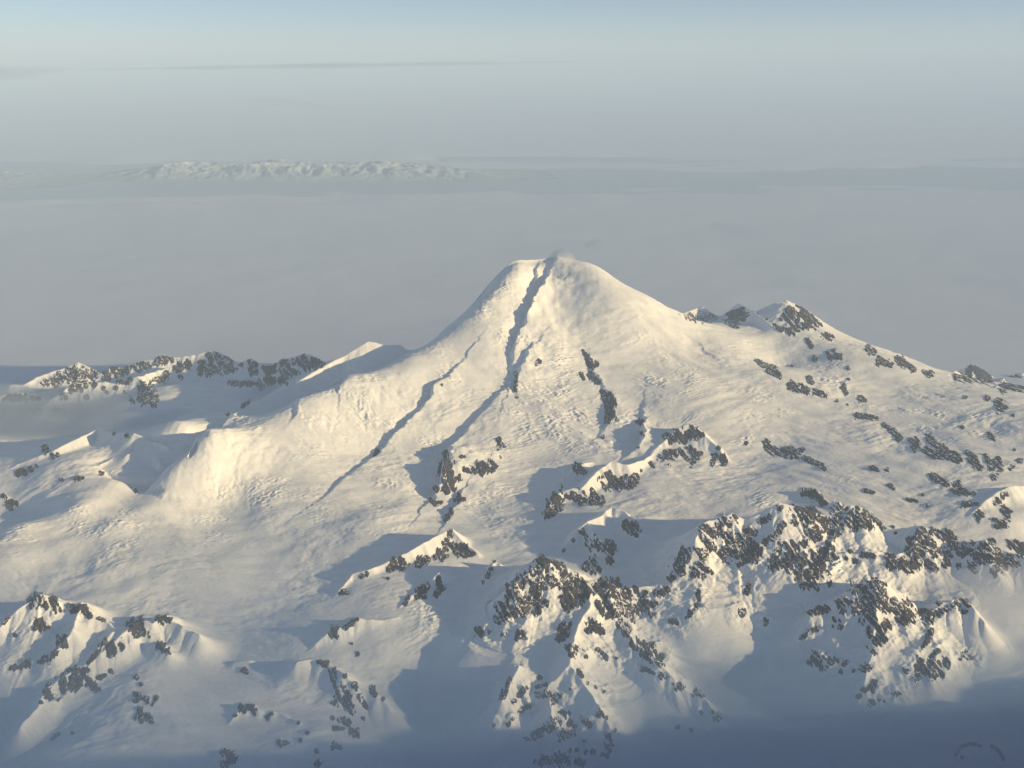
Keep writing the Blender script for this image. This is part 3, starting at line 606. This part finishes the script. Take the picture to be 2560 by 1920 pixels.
def make_snow():
    m, nt, out = mat('snow')
    p = node(nt, 'ShaderNodeBsdfPrincipled', Roughness=.62)
    p.inputs['Specular IOR Level'].default_value = .25
    n1 = node(nt, 'ShaderNodeTexNoise', Scale=1.0, Detail=5.0, Roughness=.6)
    nt.links.new(scaled_position(nt, 1 / 260, 1 / 150, 1 / 200), n1.inputs['Vector'])
    r = node(nt, 'ShaderNodeValToRGB')
    r.color_ramp.elements[0].position = .3; r.color_ramp.elements[0].color = (.78, .79, .80, 1)
    r.color_ramp.elements[1].position = .65; r.color_ramp.elements[1].color = (.88, .885, .89, 1)
    nt.links.new(n1.outputs['Fac'], r.inputs['Fac']); nt.links.new(r.outputs['Color'], p.inputs['Base Color'])
    n2 = node(nt, 'ShaderNodeTexNoise', Scale=1.0, Detail=6.0, Roughness=.62)
    nt.links.new(scaled_position(nt, 1 / 60, 1 / 34, 1 / 50), n2.inputs['Vector'])
    b = node(nt, 'ShaderNodeBump', Strength=.6, Distance=6.0)
    nt.links.new(n2.outputs['Fac'], b.inputs['Height']); nt.links.new(b.outputs['Normal'], p.inputs['Normal'])
    nt.links.new(p.outputs[0], out.inputs['Surface'])
    return m


def make_rock(name, tint=(1, 1, 1), dust=.86):
    m, nt, out = mat(name)
    p = node(nt, 'ShaderNodeBsdfPrincipled', Roughness=.9)
    p.inputs['Specular IOR Level'].default_value = .15
    n1 = node(nt, 'ShaderNodeTexNoise', Scale=1.0, Detail=6.0, Roughness=.65)
    nt.links.new(scaled_position(nt, 1 / 70, 1 / 70, 1 / 40), n1.inputs['Vector'])
    r = node(nt, 'ShaderNodeValToRGB')
    r.color_ramp.elements[0].position = .32; r.color_ramp.elements[0].color = (.015 * tint[0], .015 * tint[1], .022 * tint[2], 1)
    r.color_ramp.elements[1].position = .7; r.color_ramp.elements[1].color = (.085 * tint[0], .077 * tint[1], .092 * tint[2], 1)
    nt.links.new(n1.outputs['Fac'], r.inputs['Fac'])
    # snow lying on ledges that face up
    g = node(nt, 'ShaderNodeNewGeometry')
    sep = node(nt, 'ShaderNodeSeparateXYZ'); nt.links.new(g.outputs['Normal'], sep.inputs[0])
    n3 = node(nt, 'ShaderNodeTexNoise', Scale=1.0, Detail=4.0, Roughness=.6)
    nt.links.new(scaled_position(nt, 1 / 34, 1 / 60, 1 / 80), n3.inputs['Vector'])
    ad = node(nt, 'ShaderNodeMath', operation='MULTIPLY_ADD'); ad.inputs[1].default_value = .6
    nt.links.new(n3.outputs['Fac'], ad.inputs[0]); nt.links.new(sep.outputs['Z'], ad.inputs[2])
    th = node(nt, 'ShaderNodeMapRange'); th.inputs['From Min'].default_value = dust + .27; th.inputs['From Max'].default_value = dust + .33
    nt.links.new(ad.outputs[0], th.inputs['Value'])
    mx = node(nt, 'ShaderNodeMix', data_type='RGBA')
    nt.links.new(th.outputs[0], mx.inputs[0]); nt.links.new(r.outputs['Color'], mx.inputs[6]); mx.inputs[7].default_value = (.82, .825, .83, 1)
    nt.links.new(mx.outputs[2], p.inputs['Base Color'])
    n2 = node(nt, 'ShaderNodeTexNoise', Scale=1.0, Detail=5.0, Roughness=.7)
    nt.links.new(scaled_position(nt, 1 / 24, 1 / 40, 1 / 60), n2.inputs['Vector'])
    b = node(nt, 'ShaderNodeBump', Strength=.5, Distance=7.0)
    nt.links.new(n2.outputs['Fac'], b.inputs['Height']); nt.links.new(b.outputs['Normal'], p.inputs['Normal'])
    nt.links.new(p.outputs[0], out.inputs['Surface'])
    return m


SNOW = make_snow()
ROCK = make_rock('dark_rock')
ROCK_BARE = make_rock('bare_rock', (1, 1, 1), 1.02)
ROCK_BROWN = make_rock('brown_rock', (1.35, 1.12, 1.0), .92)


# ----------------------------------------------------------------- mesh building
def mesh_object(name, verts, quads, material, parent=None, origin=(0, 0, 0), normals=None):
    me = bpy.data.meshes.new(name)
    verts = np.asarray(verts, np.float64) - np.asarray(origin)
    nv, nq = len(verts), len(quads)
    me.vertices.add(nv); me.loops.add(nq * 4); me.polygons.add(nq)
    me.vertices.foreach_set('co', verts.astype(np.float32).ravel())
    me.loops.foreach_set('vertex_index', np.asarray(quads, np.int32).ravel())
    me.polygons.foreach_set('loop_start', np.arange(0, nq * 4, 4, dtype=np.int32))
    me.polygons.foreach_set('use_smooth', np.ones(nq, bool))
    me.update(calc_edges=True)
    if normals is not None:
        me.normals_split_custom_set_from_vertices(normals.astype(np.float32))
    me.materials.append(material)
    o = bpy.data.objects.new(name, me)
    scene.collection.objects.link(o)
    if parent is not None:
        o.parent = parent
    else:
        o.location = origin
    return o


def tag(o, label=None, category=None, group=None, kind=None):
    if label: o['label'] = label
    if category: o['category'] = category
    if group: o['group'] = group
    if kind: o['kind'] = kind
    return o


VID = np.arange(nY * nA).reshape(nY, nA)
Q = np.stack([VID[:-1, :-1], VID[:-1, 1:], VID[1:, 1:], VID[1:, :-1]], -1).reshape(-1, 4)
QL = label[:-1, :-1].reshape(-1)
FLATV = PXYZ.reshape(-1, 3); FLATN = NRM.reshape(-1, 3)
BODY, ORIGIN = {}, {}


def pieces(quads, n):                       # connected groups of faces
    lab_ = np.arange(n)
    for _ in range(600):
        m_ = lab_[quads].min(1)
        new_ = lab_.copy()
        for c_ in range(4):
            np.minimum.at(new_, quads[:, c_], m_)
        new_ = new_[new_]
        if (new_ == lab_).all():
            break
        lab_ = new_
    return lab_[quads[:, 0]]


for li in range(3, len(KEYS)):
    where = np.where(QL == li)[0]
    if 0 < len(where) < 40000:
        ids, inv = np.unique(Q[where], return_inverse=True)
        grp = pieces(inv.reshape(-1, 4), len(ids))
        names_, counts_ = np.unique(grp, return_counts=True)
        QL[where[grp != names_[counts_.argmax()]]] = 0
for li, key in enumerate(KEYS):
    q = Q[QL == li]
    if len(q) == 0:
        continue
    ids, inv = np.unique(q, return_inverse=True)
    v = FLATV[ids]
    org = (float(v[:, 0].mean()), float(v[:, 1].mean()), float(v[:, 2].min())) if li else (0.0, 0.0, 0.0)
    if li == 0:
        o = mesh_object('snowfield', v, inv.reshape(-1, 4), SNOW, None, org, FLATN[ids])
        tag(o, 'wide snow covered glacier plateau and valleys around the volcano', 'snowfield', None, 'structure')
    else:
        nm, lab, cat = LABELS[key]
        o = mesh_object(nm, v, inv.reshape(-1, 4), SNOW, None, org, FLATN[ids])
        tag(o, lab, cat, 'small peaks along the skyline' if key in ('cap', 'blade', 'cone', 'block') else ('small peaks standing out of the glacier' if key in ('tip', 'wedge', 'twin', 'tooth', 'fang') else None))
    BODY[key] = o; ORIGIN[key] = org

# ----------------------------------------------------------------- rock outcrops as parts
vis_f = vis.astype(np.float32)
# fade the outcrops out just behind the crests
for _ in range(2):
    z = np.zeros_like(vis_f); z[2:-2] = (vis_f[:-4] + vis_f[1:-3] + vis_f[2:-2] + vis_f[3:-1] + vis_f[4:]) / 5; vis_f = z
n_rock = 0
SPECKS = {}
for P_ in STROKES:
    if True:
        pad = 1.5
        x0 = min(p[0] - p[2] * pad for p in P_); x1 = max(p[0] + p[2] * pad for p in P_)
        y0 = min(p[1] - p[2] * pad for p in P_); y1 = max(p[1] + p[2] * pad for p in P_)
        hit = (U > x0) & (U < x1) & (V > y0) & (V < y1) & (vis_f > .3)
        if not hit.any():
            continue
        rows = np.where(hit.any(1))[0]; cols = np.where(hit.any(0))[0]
        i0, i1 = max(rows[0] - 6, 0), min(rows[-1] + 8, nY - 1); j0, j1 = max(cols[0] - 3, 0), min(cols[-1] + 4, nA - 1)
        ri = np.linspace(i0, i1, (i1 - i0) * 2 + 1); cj = np.linspace(j0, j1, (j1 - j0) * 2 + 1)
        def fine(arr):
            fi = np.minimum(ri.astype(int), nY - 2); fj = np.minimum(cj.astype(int), nA - 2)
            wu = (ri - fi)[:, None]; wv = (cj - fj)[None]
            a = arr[fi][:, fj]; b = arr[fi][:, fj + 1]; c = arr[fi + 1][:, fj]; d = arr[fi + 1][:, fj + 1]
            return (a * (1 - wv) + b * wv) * (1 - wu) + (c * (1 - wv) + d * wv) * wu
        fY = np.repeat(np.interp(ri, np.arange(nY), YY)[:, None], len(cj), 1)
        fX = fY * np.interp(cj, np.arange(nA), AA)[None]
        fh = fine(h); fv = fine(vis_f)
        uu, vv = screen(fX, fY, fh)
        m = np.full(uu.shape, -9.0)
        for p in P_:
            m = np.maximum(m, 1 - np.hypot(uu - p[0], vv - p[1]) / p[2])
        for p, q in zip(P_[:-1], P_[1:]):
            if math.hypot(p[0] - q[0], p[1] - q[1]) < 2.3 * (p[2] + q[2]):
                dx, dy = q[0] - p[0], q[1] - p[1]; L2 = dx * dx + dy * dy + 1e-9
                t = np.clip(((uu - p[0]) * dx + (vv - p[1]) * dy) / L2, 0, 1)
                m = np.maximum(m, 1 - np.hypot(uu - p[0] - t * dx, vv - p[1] - t * dy) / (p[2] + (q[2] - p[2]) * t))
        sc = float(np.mean([p[2] for p in P_])) / 12.0           # ragged edges scale with the outcrop
        lam = 7.5 * max(.5, min(sc, 1.3)) * float(fY.mean()) / F * 2.2
        dn = fh + .38 * fY                                       # runs up the slope
        e1 = perlin(fX / lam * 1.1 + dn * .3 / lam, dn * .5 / lam, 61)
        e2 = perlin(fX / lam * 2.4 - dn * .9 / lam, dn * .62 / lam + fX * .5 / lam, 62)
        e3 = ridged(fX / lam * 3.0 + dn * .7 / lam, dn * 1.0 / lam, 63)
        e4 = perlin(fX / lam * 6.0 - dn * 1.5 / lam, dn * 1.8 / lam, 66)
        chute = np.clip(ridged(fX / lam * .75 + dn * .45 / lam, dn * .17 / lam, 67) - .60, 0, 1) * 2.6 + np.clip(ridged(fX / lam * 1.7 - dn * .5 / lam, dn * .4 / lam, 68) - .70, 0, 1) * 2.2
        crest_ = ridged(fX / lam * 1.5 - dn * .8 / lam, dn * .5 / lam + fX * .6 / lam, 69)
        m = np.clip(m, -2, .55) + .40 * e1 + .36 * e2 + .22 * crest_ + .16 * e3 - chute * .72 * min(1, sc * .9)
        m = m - (1 - np.clip(fv * 1.4, 0, 1)) * 2.0
        thr = .13
        grow = 26.0 * max(.6, min(sc, 1.6)) * float(fY.mean()) / 10500
        rel = np.clip((m - thr) * grow, -7, 5)
        keep_v = m > thr - .16
        crg = np.clip((m - thr) * 2.5, 0, 1)
        fz = fh + rel + crg * (10 * ridged(fX / 62 + dn / 150, dn / 140, 64) + 5 * ridged(fX / 27 - dn / 60, dn / 52, 65) - 3)
        ok = keep_v[:-1, :-1] | keep_v[1:, :-1] | keep_v[:-1, 1:] | keep_v[1:, 1:]
        if ok.sum() < 6:
            continue
        vid = np.arange(uu.size).reshape(uu.shape)
        q = np.stack([vid[:-1, :-1], vid[:-1, 1:], vid[1:, 1:], vid[1:, :-1]], -1)[ok]
        core = m > thr
        lf = label[np.minimum(np.round(ri).astype(int), nY - 1)][:, np.minimum(np.round(cj).astype(int), nA - 1)]
        votes = np.bincount(lf[core].astype(int), minlength=len(KEYS)) if core.any() else np.array([1])
        key = KEYS[int(votes.argmax())]
        nz = fine(NRM[..., 2])
        gentle = bool(nz[core].mean() > .80) if core.any() else True
        flat = np.stack([fX, fY, fz], -1).reshape(-1, 3)
        grp = pieces(q, uu.size)
        for g in np.unique(grp):
            qq = q[grp == g]
            if not core.ravel()[qq].any():
                continue
            ids, inv = np.unique(qq, return_inverse=True)
            if len(qq) < 20:
                SPECKS.setdefault(key, []).append((flat[ids], inv.reshape(-1, 4)))
                continue
            us, vs_ = uu.ravel()[ids], vv.ravel()[ids]
            w_, t_ = us.max() - us.min(), vs_.max() - vs_.min()
            nm = 'rock_face' if w_ * t_ > 2600 else ('rock_band' if max(w_, t_) > 2.6 * min(w_, t_) else ('rock_outcrop' if w_ * t_ > 500 else 'rock_knob'))
            mesh_object(nm, flat[ids], inv.reshape(-1, 4), ROCK_BROWN if key in ('dome', 'cap') else (ROCK_BARE if gentle else ROCK), BODY[key], ORIGIN[key])
            n_rock += 1
for key, bits in SPECKS.items():
    vs_, qs_, off = [], [], 0
    for v, q in bits:
        vs_.append(v); qs_.append(q + off); off += len(v)
    tag(mesh_object('rock_specks', np.vstack(vs_), np.vstack(qs_), ROCK_BARE, BODY[key], ORIGIN[key]), kind='stuff')
print('outcrops', n_rock, 'lattice', nA, nY)

# ----------------------------------------------------------------- open water, cloud sea and far mountains
def make_cloud_top():
    m, nt, out = mat('cloud_top')
    p = node(nt, 'ShaderNodeBsdfDiffuse')
    n1 = node(nt, 'ShaderNodeTexNoise', Scale=1.0, Detail=6.0, Roughness=.6)
    nt.links.new(scaled_position(nt, 1 / 9000, 1 / 5000, 1), n1.inputs['Vector'])
    r = node(nt, 'ShaderNodeValToRGB')
    r.color_ramp.elements[0].position = .35; r.color_ramp.elements[0].color = (.56, .63, .76, 1)
    r.color_ramp.elements[1].position = .65; r.color_ramp.elements[1].color = (.59, .66, .78, 1)
    nt.links.new(n1.outputs['Fac'], r.inputs['Fac']); nt.links.new(r.outputs['Color'], p.inputs['Color'])
    nt.links.new(p.outputs[0], out.inputs['Surface'])
    return m


def make_water():
    m, nt, out = mat('sea_water')
    p = node(nt, 'ShaderNodeBsdfPrincipled', Roughness=.35)
    p.inputs['Base Color'].default_value = (.32, .41, .48, 1)
    nt.links.new(p.outputs[0], out.inputs['Surface'])
    return m


def make_far_ground():
    m, nt, out = mat('snow_above_dark_ground')
    p = node(nt, 'ShaderNodeBsdfDiffuse')
    g = node(nt, 'ShaderNodeNewGeometry')
    sep = node(nt, 'ShaderNodeSeparateXYZ'); nt.links.new(g.outputs['Position'], sep.inputs[0])
    n1 = node(nt, 'ShaderNodeTexNoise', Scale=1.0, Detail=5.0, Roughness=.65)
    nt.links.new(scaled_position(nt, 1 / 1500, 1 / 1500, 1 / 1500), n1.inputs['Vector'])
    ma = node(nt, 'ShaderNodeMath', operation='MULTIPLY_ADD'); ma.inputs[1].default_value = 900.0
    nt.links.new(n1.outputs['Fac'], ma.inputs[0]); nt.links.new(sep.outputs['Z'], ma.inputs[2])
    mr = node(nt, 'ShaderNodeMapRange'); mr.inputs['From Min'].default_value = 820; mr.inputs['From Max'].default_value = 1120
    nt.links.new(ma.outputs[0], mr.inputs['Value'])
    mx = node(nt, 'ShaderNodeMix', data_type='RGBA')
    nt.links.new(mr.outputs[0], mx.inputs[0]); mx.inputs[6].default_value = (.34, .41, .46, 1); mx.inputs[7].default_value = (.60, .59, .58, 1)
    nt.links.new(mx.outputs[2], p.inputs['Color']); nt.links.new(p.outputs[0], out.inputs['Surface'])
    return m


def sheet(name, xs, ys, zfun, material, keep=None, origin=(0, 0, 0), parent=None):
    X, Y = np.meshgrid(xs, ys)
    Z = zfun(X, Y)
    vid = np.arange(X.size).reshape(X.shape)
    q = np.stack([vid[:-1, :-1], vid[:-1, 1:], vid[1:, 1:], vid[1:, :-1]], -1)
    if keep is not None:
        k = keep(X, Y); q = q[k[:-1, :-1] | k[1:, :-1] | k[:-1, 1:] | k[1:, 1:]]
    q = q.reshape(-1, 4)
    ids, inv = np.unique(q, return_inverse=True)
    return mesh_object(name, np.stack([X, Y, Z], -1).reshape(-1, 3)[ids], inv.reshape(-1, 4), material, parent, origin)


FAR_XS = np.concatenate([np.linspace(-150000, -42000, 20), np.linspace(-40000, 40000, 240), np.linspace(42000, 150000, 20)])
water = sheet('sea_water', np.linspace(-150000, 150000, 40), np.concatenate([np.linspace(-40000, 250000, 60)]), lambda X, Y: X * 0 - 230.0, make_water())
tag(water, 'blue water seen through gaps far out beyond the cloud sea', 'sea', None, 'structure')


def cloud_edge(X, Y):                 # where the low cloud lies
    lim = 52500 + .12 * X + 1500 * perlin(X / 9000, Y / 4000, 75)
    far_ = 74000 + 2500 * perlin(X / 14000, Y / 6000, 76) - .05 * X
    n = perlin(X / 16000, Y / 9000, 77)
    return np.minimum(lim - Y, 6000) * (Y < 64000) + (Y - far_ + 9000 * n) * (Y >= 64000)


def cloud_z(X, Y):
    z = 26 * perlin(X / 5200, Y / 3000, 71) + 11 * perlin(X / 2100, Y / 1300, 72) + 9 * perlin(X / 800, Y / 600, 73) + 7 * perlin(X / 380, Y / 300, 74)
    return -40 + z - 250 * (1 - sstep(-6000, 4000, cloud_edge(X, Y) + 2500 * perlin(X / 5000, Y / 2500, 78)))


sea = sheet('cloud_sea', FAR_XS, np.concatenate([np.linspace(-40000, 16000, 25), np.linspace(16500, 56000, 200), np.linspace(57000, 110000, 80), np.linspace(112000, 250000, 40)]), cloud_z, make_cloud_top())
tag(sea, 'flat grey sea of low cloud stretching to the horizon behind the volcano', 'cloud sea', None, 'structure')

FARG = make_far_ground()
for x0, x1, ya, yb, top, seed, lab in ((-26500, 4500, 60500, 68500, 480, 81, 'faint far chain of pinkish snow peaks under the blue band'),
                                       (-37000, -22500, 56500, 66000, 430, 85, 'faintest broad snow hills at the far picture edge beside the blue band')):
    def zf(X, Y, x0=x0, x1=x1, ya=ya, yb=yb, top=top, seed=seed):
        e = sstep(x0, x0 + 7000, X) * (1 - sstep(x1 - 15000, x1, X)) * sstep(ya, ya + 2500, Y) * (1 - sstep(yb - 2500, yb, Y))
        r = .45 * ridged(X / 5200, Y / 4200, seed) + .42 * ridged(X / 2000, Y / 1800, seed + 1) + .3 * ridged(X / 800, Y / 760, seed + 2) + .14 * ridged(X / 330, Y / 330, seed + 3) + .05
        return -260 + e * np.clip(300 + top * np.clip(r, 0, 1.2), 0, 1500)
    o = sheet('far_mountain_chain', np.linspace(x0, x1, 420), np.linspace(ya, yb, 90), zf, FARG, None, ((x0 + x1) / 2, (ya + yb) / 2, -260))
    tag(o, lab, 'mountain chain')

# unseen mountains added below and beside the view to shade the foreground valleys
def shading_hills(X, Y):
    z = 60 + 60 * perlin(X / 1500, Y / 1500, 91)
    r = np.full(X.shape, -1e9)
    line = [(-2500, 2500, 900), (1500, 3600, 1400), (3700, 5000, 2350), (4300, 5900, 1900), (4900, 6800, 1620), (5300, 7050, 1120), (5900, 7350, 1400), (6700, 7400, 1000), (7600, 7500, 1400), (8800, 7500, 1050), (9800, 7700, 1500), (11500, 7800, 1200), (15000, 8400, 1800), (20000, 9500, 1900)]  # crest heights set by how far their shadow should reach
    for p, q in zip(line[:-1], line[1:]):
        d, t, L, sd = seg_dist(X, Y, p, q)
        r = np.maximum(r, (p[2] + (q[2] - p[2]) * t) * (1 + .12 * perlin(X / 900, Y / 900, 92)) - d * .66)
    r = r + 170 * ridged(X / 900, Y / 800, 93) + 40 * ridged(X / 300, Y / 280, 94) - 60
    z = np.maximum(z, r)
    edge = 1 - sstep(.62, .70, np.abs(X) / np.maximum(Y, 1)) * (Y > 0) * (X > 0)
    edge = np.where(Y < 6300, 0, np.where(Y > 6900, edge, edge * (Y - 6300) / 600))
    return z * (1 - edge) - 250 * edge


hills = sheet('added_shade_hills', np.linspace(-16000, 20000, 260), np.linspace(-4000, 12000, 130), shading_hills, SNOW, lambda X, Y: (Y < 6900) | (X > .64 * Y) | (np.abs(X) > .93 * Y))
tag(hills, 'unseen snow mountains added beside the view to shade the valleys', 'hills', None, 'structure')


# ----------------------------------------------------------------- haze
def volume_mat(name, density, color, aniso=-0.1):
    m, nt, out = mat(name)
    v = node(nt, 'ShaderNodeVolumePrincipled')
    v.inputs['Density'].default_value = density
    v.inputs['Color'].default_value = (*color, 1)
    v.inputs['Anisotropy'].default_value = aniso
    nt.links.new(v.outputs[0], out.inputs['Volume'])
    return m


def box(name, x0, x1, y0, y1, z0, z1, material):
    v = [(x, y, z) for z in (z0, z1) for y in (y0, y1) for x in (x0, x1)]
    f = [(0, 2, 3, 1), (4, 5, 7, 6), (0, 1, 5, 4), (2, 6, 7, 3), (0, 4, 6, 2), (1, 3, 7, 5)]
    me = bpy.data.meshes.new(name); me.from_pydata(v, [], f); me.materials.append(material)
    o = bpy.data.objects.new(name, me); scene.collection.objects.link(o)
    return o


hz = box('haze', -152000, 152000, -42000, 252000, -260, CAM_H + 2200, volume_mat('haze_air', HAZE_DENSITY, HAZE_COLOR))
tag(hz, 'pale blue grey haze that fades the far peaks', 'haze', None, 'stuff')


# ----------------------------------------------------------------- fog lying in the valleys
def fog_bank(name, xs, ys, top, bottom, soft, density, color, seed, label_, cat, rough=60, aniso=.2):
    X, Y = np.meshgrid(np.linspace(*xs, 70), np.linspace(*ys, 40))
    u = (X - xs[0]) / (xs[1] - xs[0]); v = (Y - ys[0]) / (ys[1] - ys[0])
    e = sstep(0, soft, u) * sstep(0, soft, 1 - u) * sstep(0, soft * 1.2, v) * sstep(0, soft * 1.2, 1 - v)
    zt = (top(X, Y) if callable(top) else top) + rough * (perlin(X / 1100, Y / 800, seed) + .5 * perlin(X / 450, Y / 330, seed + 1))
    zt = bottom + 2 + np.maximum(zt - bottom, 5) * e
    n = X.size
    vid = np.arange(n).reshape(X.shape)
    qt = np.stack([vid[:-1, :-1], vid[:-1, 1:], vid[1:, 1:], vid[1:, :-1]], -1).reshape(-1, 4)
    qb = qt[:, ::-1] + n
    ring = np.concatenate([vid[0, :], vid[1:, -1], vid[-1, -2::-1], vid[-2:0:-1, 0]])
    nx = np.roll(ring, -1)
    qs = np.stack([ring, ring + n, nx + n, nx], -1)
    v3 = np.concatenate([np.stack([X, Y, zt], -1).reshape(-1, 3), np.stack([X, Y, X * 0 + bottom], -1).reshape(-1, 3)])
    o = mesh_object(name, v3, np.concatenate([qt, qb, qs]), volume_mat(name + '_vapour', density, color, aniso), None, (float(X.mean()), float(Y.mean()), bottom))
    tag(o, label_, cat, None, 'stuff')
    return o


fog_bank('fog_bank', (-10500, -2700), (14500, 17900), 1120, 400, .16, 2.6e-3, (.60, .69, .82), 95, 'soft grey fog bank filling the valley before the distant range', 'fog', 70)
fog_bank('valley_mist', (-10500, 10500), (6400, 13600), lambda X, Y: 860 + 110 * sstep(9500, 12500, Y) - 60 * sstep(0, 3500, X), -60, .10, 4.2e-4, (.22, .42, .74), 97, 'thin blue mist lying over the plateau and the shaded foreground valleys', 'mist', 60)
fog_bank('low_mist', (-9500, 9500), (6400, 11200), lambda X, Y: 500 + 80 * perlin(X / 2600, Y / 2000, 101) + 130 * sstep(1500, 5000, X), -80, .12, 6e-4, (.30, .47, .72), 103, 'denser blue mist on the floors of the shaded foreground valleys', 'mist', 60)
fog_bank('cloud_veil', (3900, 8500), (9300, 11100), 1080, 300, .3, 9e-4, (.88, .92, 1.0), 99, 'grey cloud veil swallowing the right end of the dark pyramid ridge', 'cloud', 120)


# ----------------------------------------------------------------- vapour at the summit
def wisp(name, p, q, r, density, color, seed, label_):
    o = None
    n1, n2 = 18, 12
    vs, fs = [], []
    for i in range(n1 + 1):
        f = i / n1
        c = [p[k] + (q[k] - p[k]) * f for k in range(3)]
        rr = r * (math.sin(math.pi * min(max(f, .02), .98)) ** .6) * (1 + .35 * math.sin(5 * f + seed))
        for j in range(n2):
            a = 2 * math.pi * j / n2
            w = 1 + .3 * math.sin(3 * a + 4 * f + seed)
            vs.append((c[0] + rr * .3 * math.cos(a), c[1] + rr * w * math.cos(a) * 1.6, c[2] + rr * w * .55 * math.sin(a)))
    for i in range(n1):
        for j in range(n2):
            a = i * n2 + j; b = i * n2 + (j + 1) % n2
            fs.append((a, b, b + n2, a + n2))
    o = mesh_object(name, vs, fs, volume_mat(name + '_vapour', density, color, .3), None, tuple(p))
    o.data.polygons.foreach_set('use_smooth', [True] * len(fs))
    tag(o, label_, 'steam', 'wisps of vapour at the summit')
    return o


a_ = at(1182, 560, 18450); b_ = at(1222, 534, 18500)
wisp('steam_plume', a_, b_, 105, 2.6e-3, (.30, .36, .45), 1, 'small dark wisp of vapour rising at the summit')
a_ = at(1205, 556, 18300); b_ = at(1246, 572, 18250)
wisp('steam_plume', (a_[0], a_[1], a_[2] + 60), b_, 190, 1.4e-3, (.97, .95, .92), 4, 'pale puff of vapour drifting over the right summit slope')
a_ = at(1262, 530, 18700); b_ = at(1305, 520, 18700)
wisp('steam_plume', a_, b_, 110, 1.0e-3, (.30, .36, .45), 7, 'faint detached scrap of vapour floating right of the summit')


# ----------------------------------------------------------------- thin clouds far out near the horizon
def thin_cloud(px0, px1, py0, py1, Y, half, depth, density, color, seed, label_):
    n1, n2 = 60, 10
    vs, fs = [], []
    for i in range(n1 + 1):
        f = i / n1
        x, _, z = at(px0 + (px1 - px0) * f, py0 + (py1 - py0) * f, Y)
        w = max(math.sin(math.pi * f), .01) ** .7 * (.75 + .35 * float(perlin(f * 7.3, seed + .5, 7)) + .2 * float(perlin(f * 19.0, seed + .7, 8)))
        for j in range(n2):
            a = 2 * math.pi * j / n2
            vs.append((x, Y + depth * w * math.cos(a), z + half * w * math.sin(a)))
    for i in range(n1):
        for j in range(n2):
            a = i * n2 + j; b = i * n2 + (j + 1) % n2
            fs.append((a, b, b + n2, a + n2))
    o = mesh_object('thin_cloud', vs, fs, volume_mat('thin_cloud_vapour', density, color, .2), None, vs[n1 // 2 * n2])
    tag(o, label_, 'cloud', 'thin clouds far out over the cloud sea')


thin_cloud(60, 1330, 152, 132, 60000, 150, 5000, 7e-5, (.30, .42, .55), 2, 'long thin bluish cloud line lying along the horizon')
thin_cloud(-90, 150, 168, 146, 58000, 420, 4000, 7e-5, (.34, .40, .48), 5, 'small grey cloud smudge at the start of the horizon line')
thin_cloud(500, 740, 206, 236, 55000, 240, 3000, 4.5e-5, (.34, .42, .52), 9, 'faint grey wisp hanging below the long horizon cloud line')
thin_cloud(2040, 2160, 412, 398, 40000, 140, 1500, 1.2e-4, (.40, .42, .46), 12, 'tiny faint smudge of cloud over the grey cloud sea')
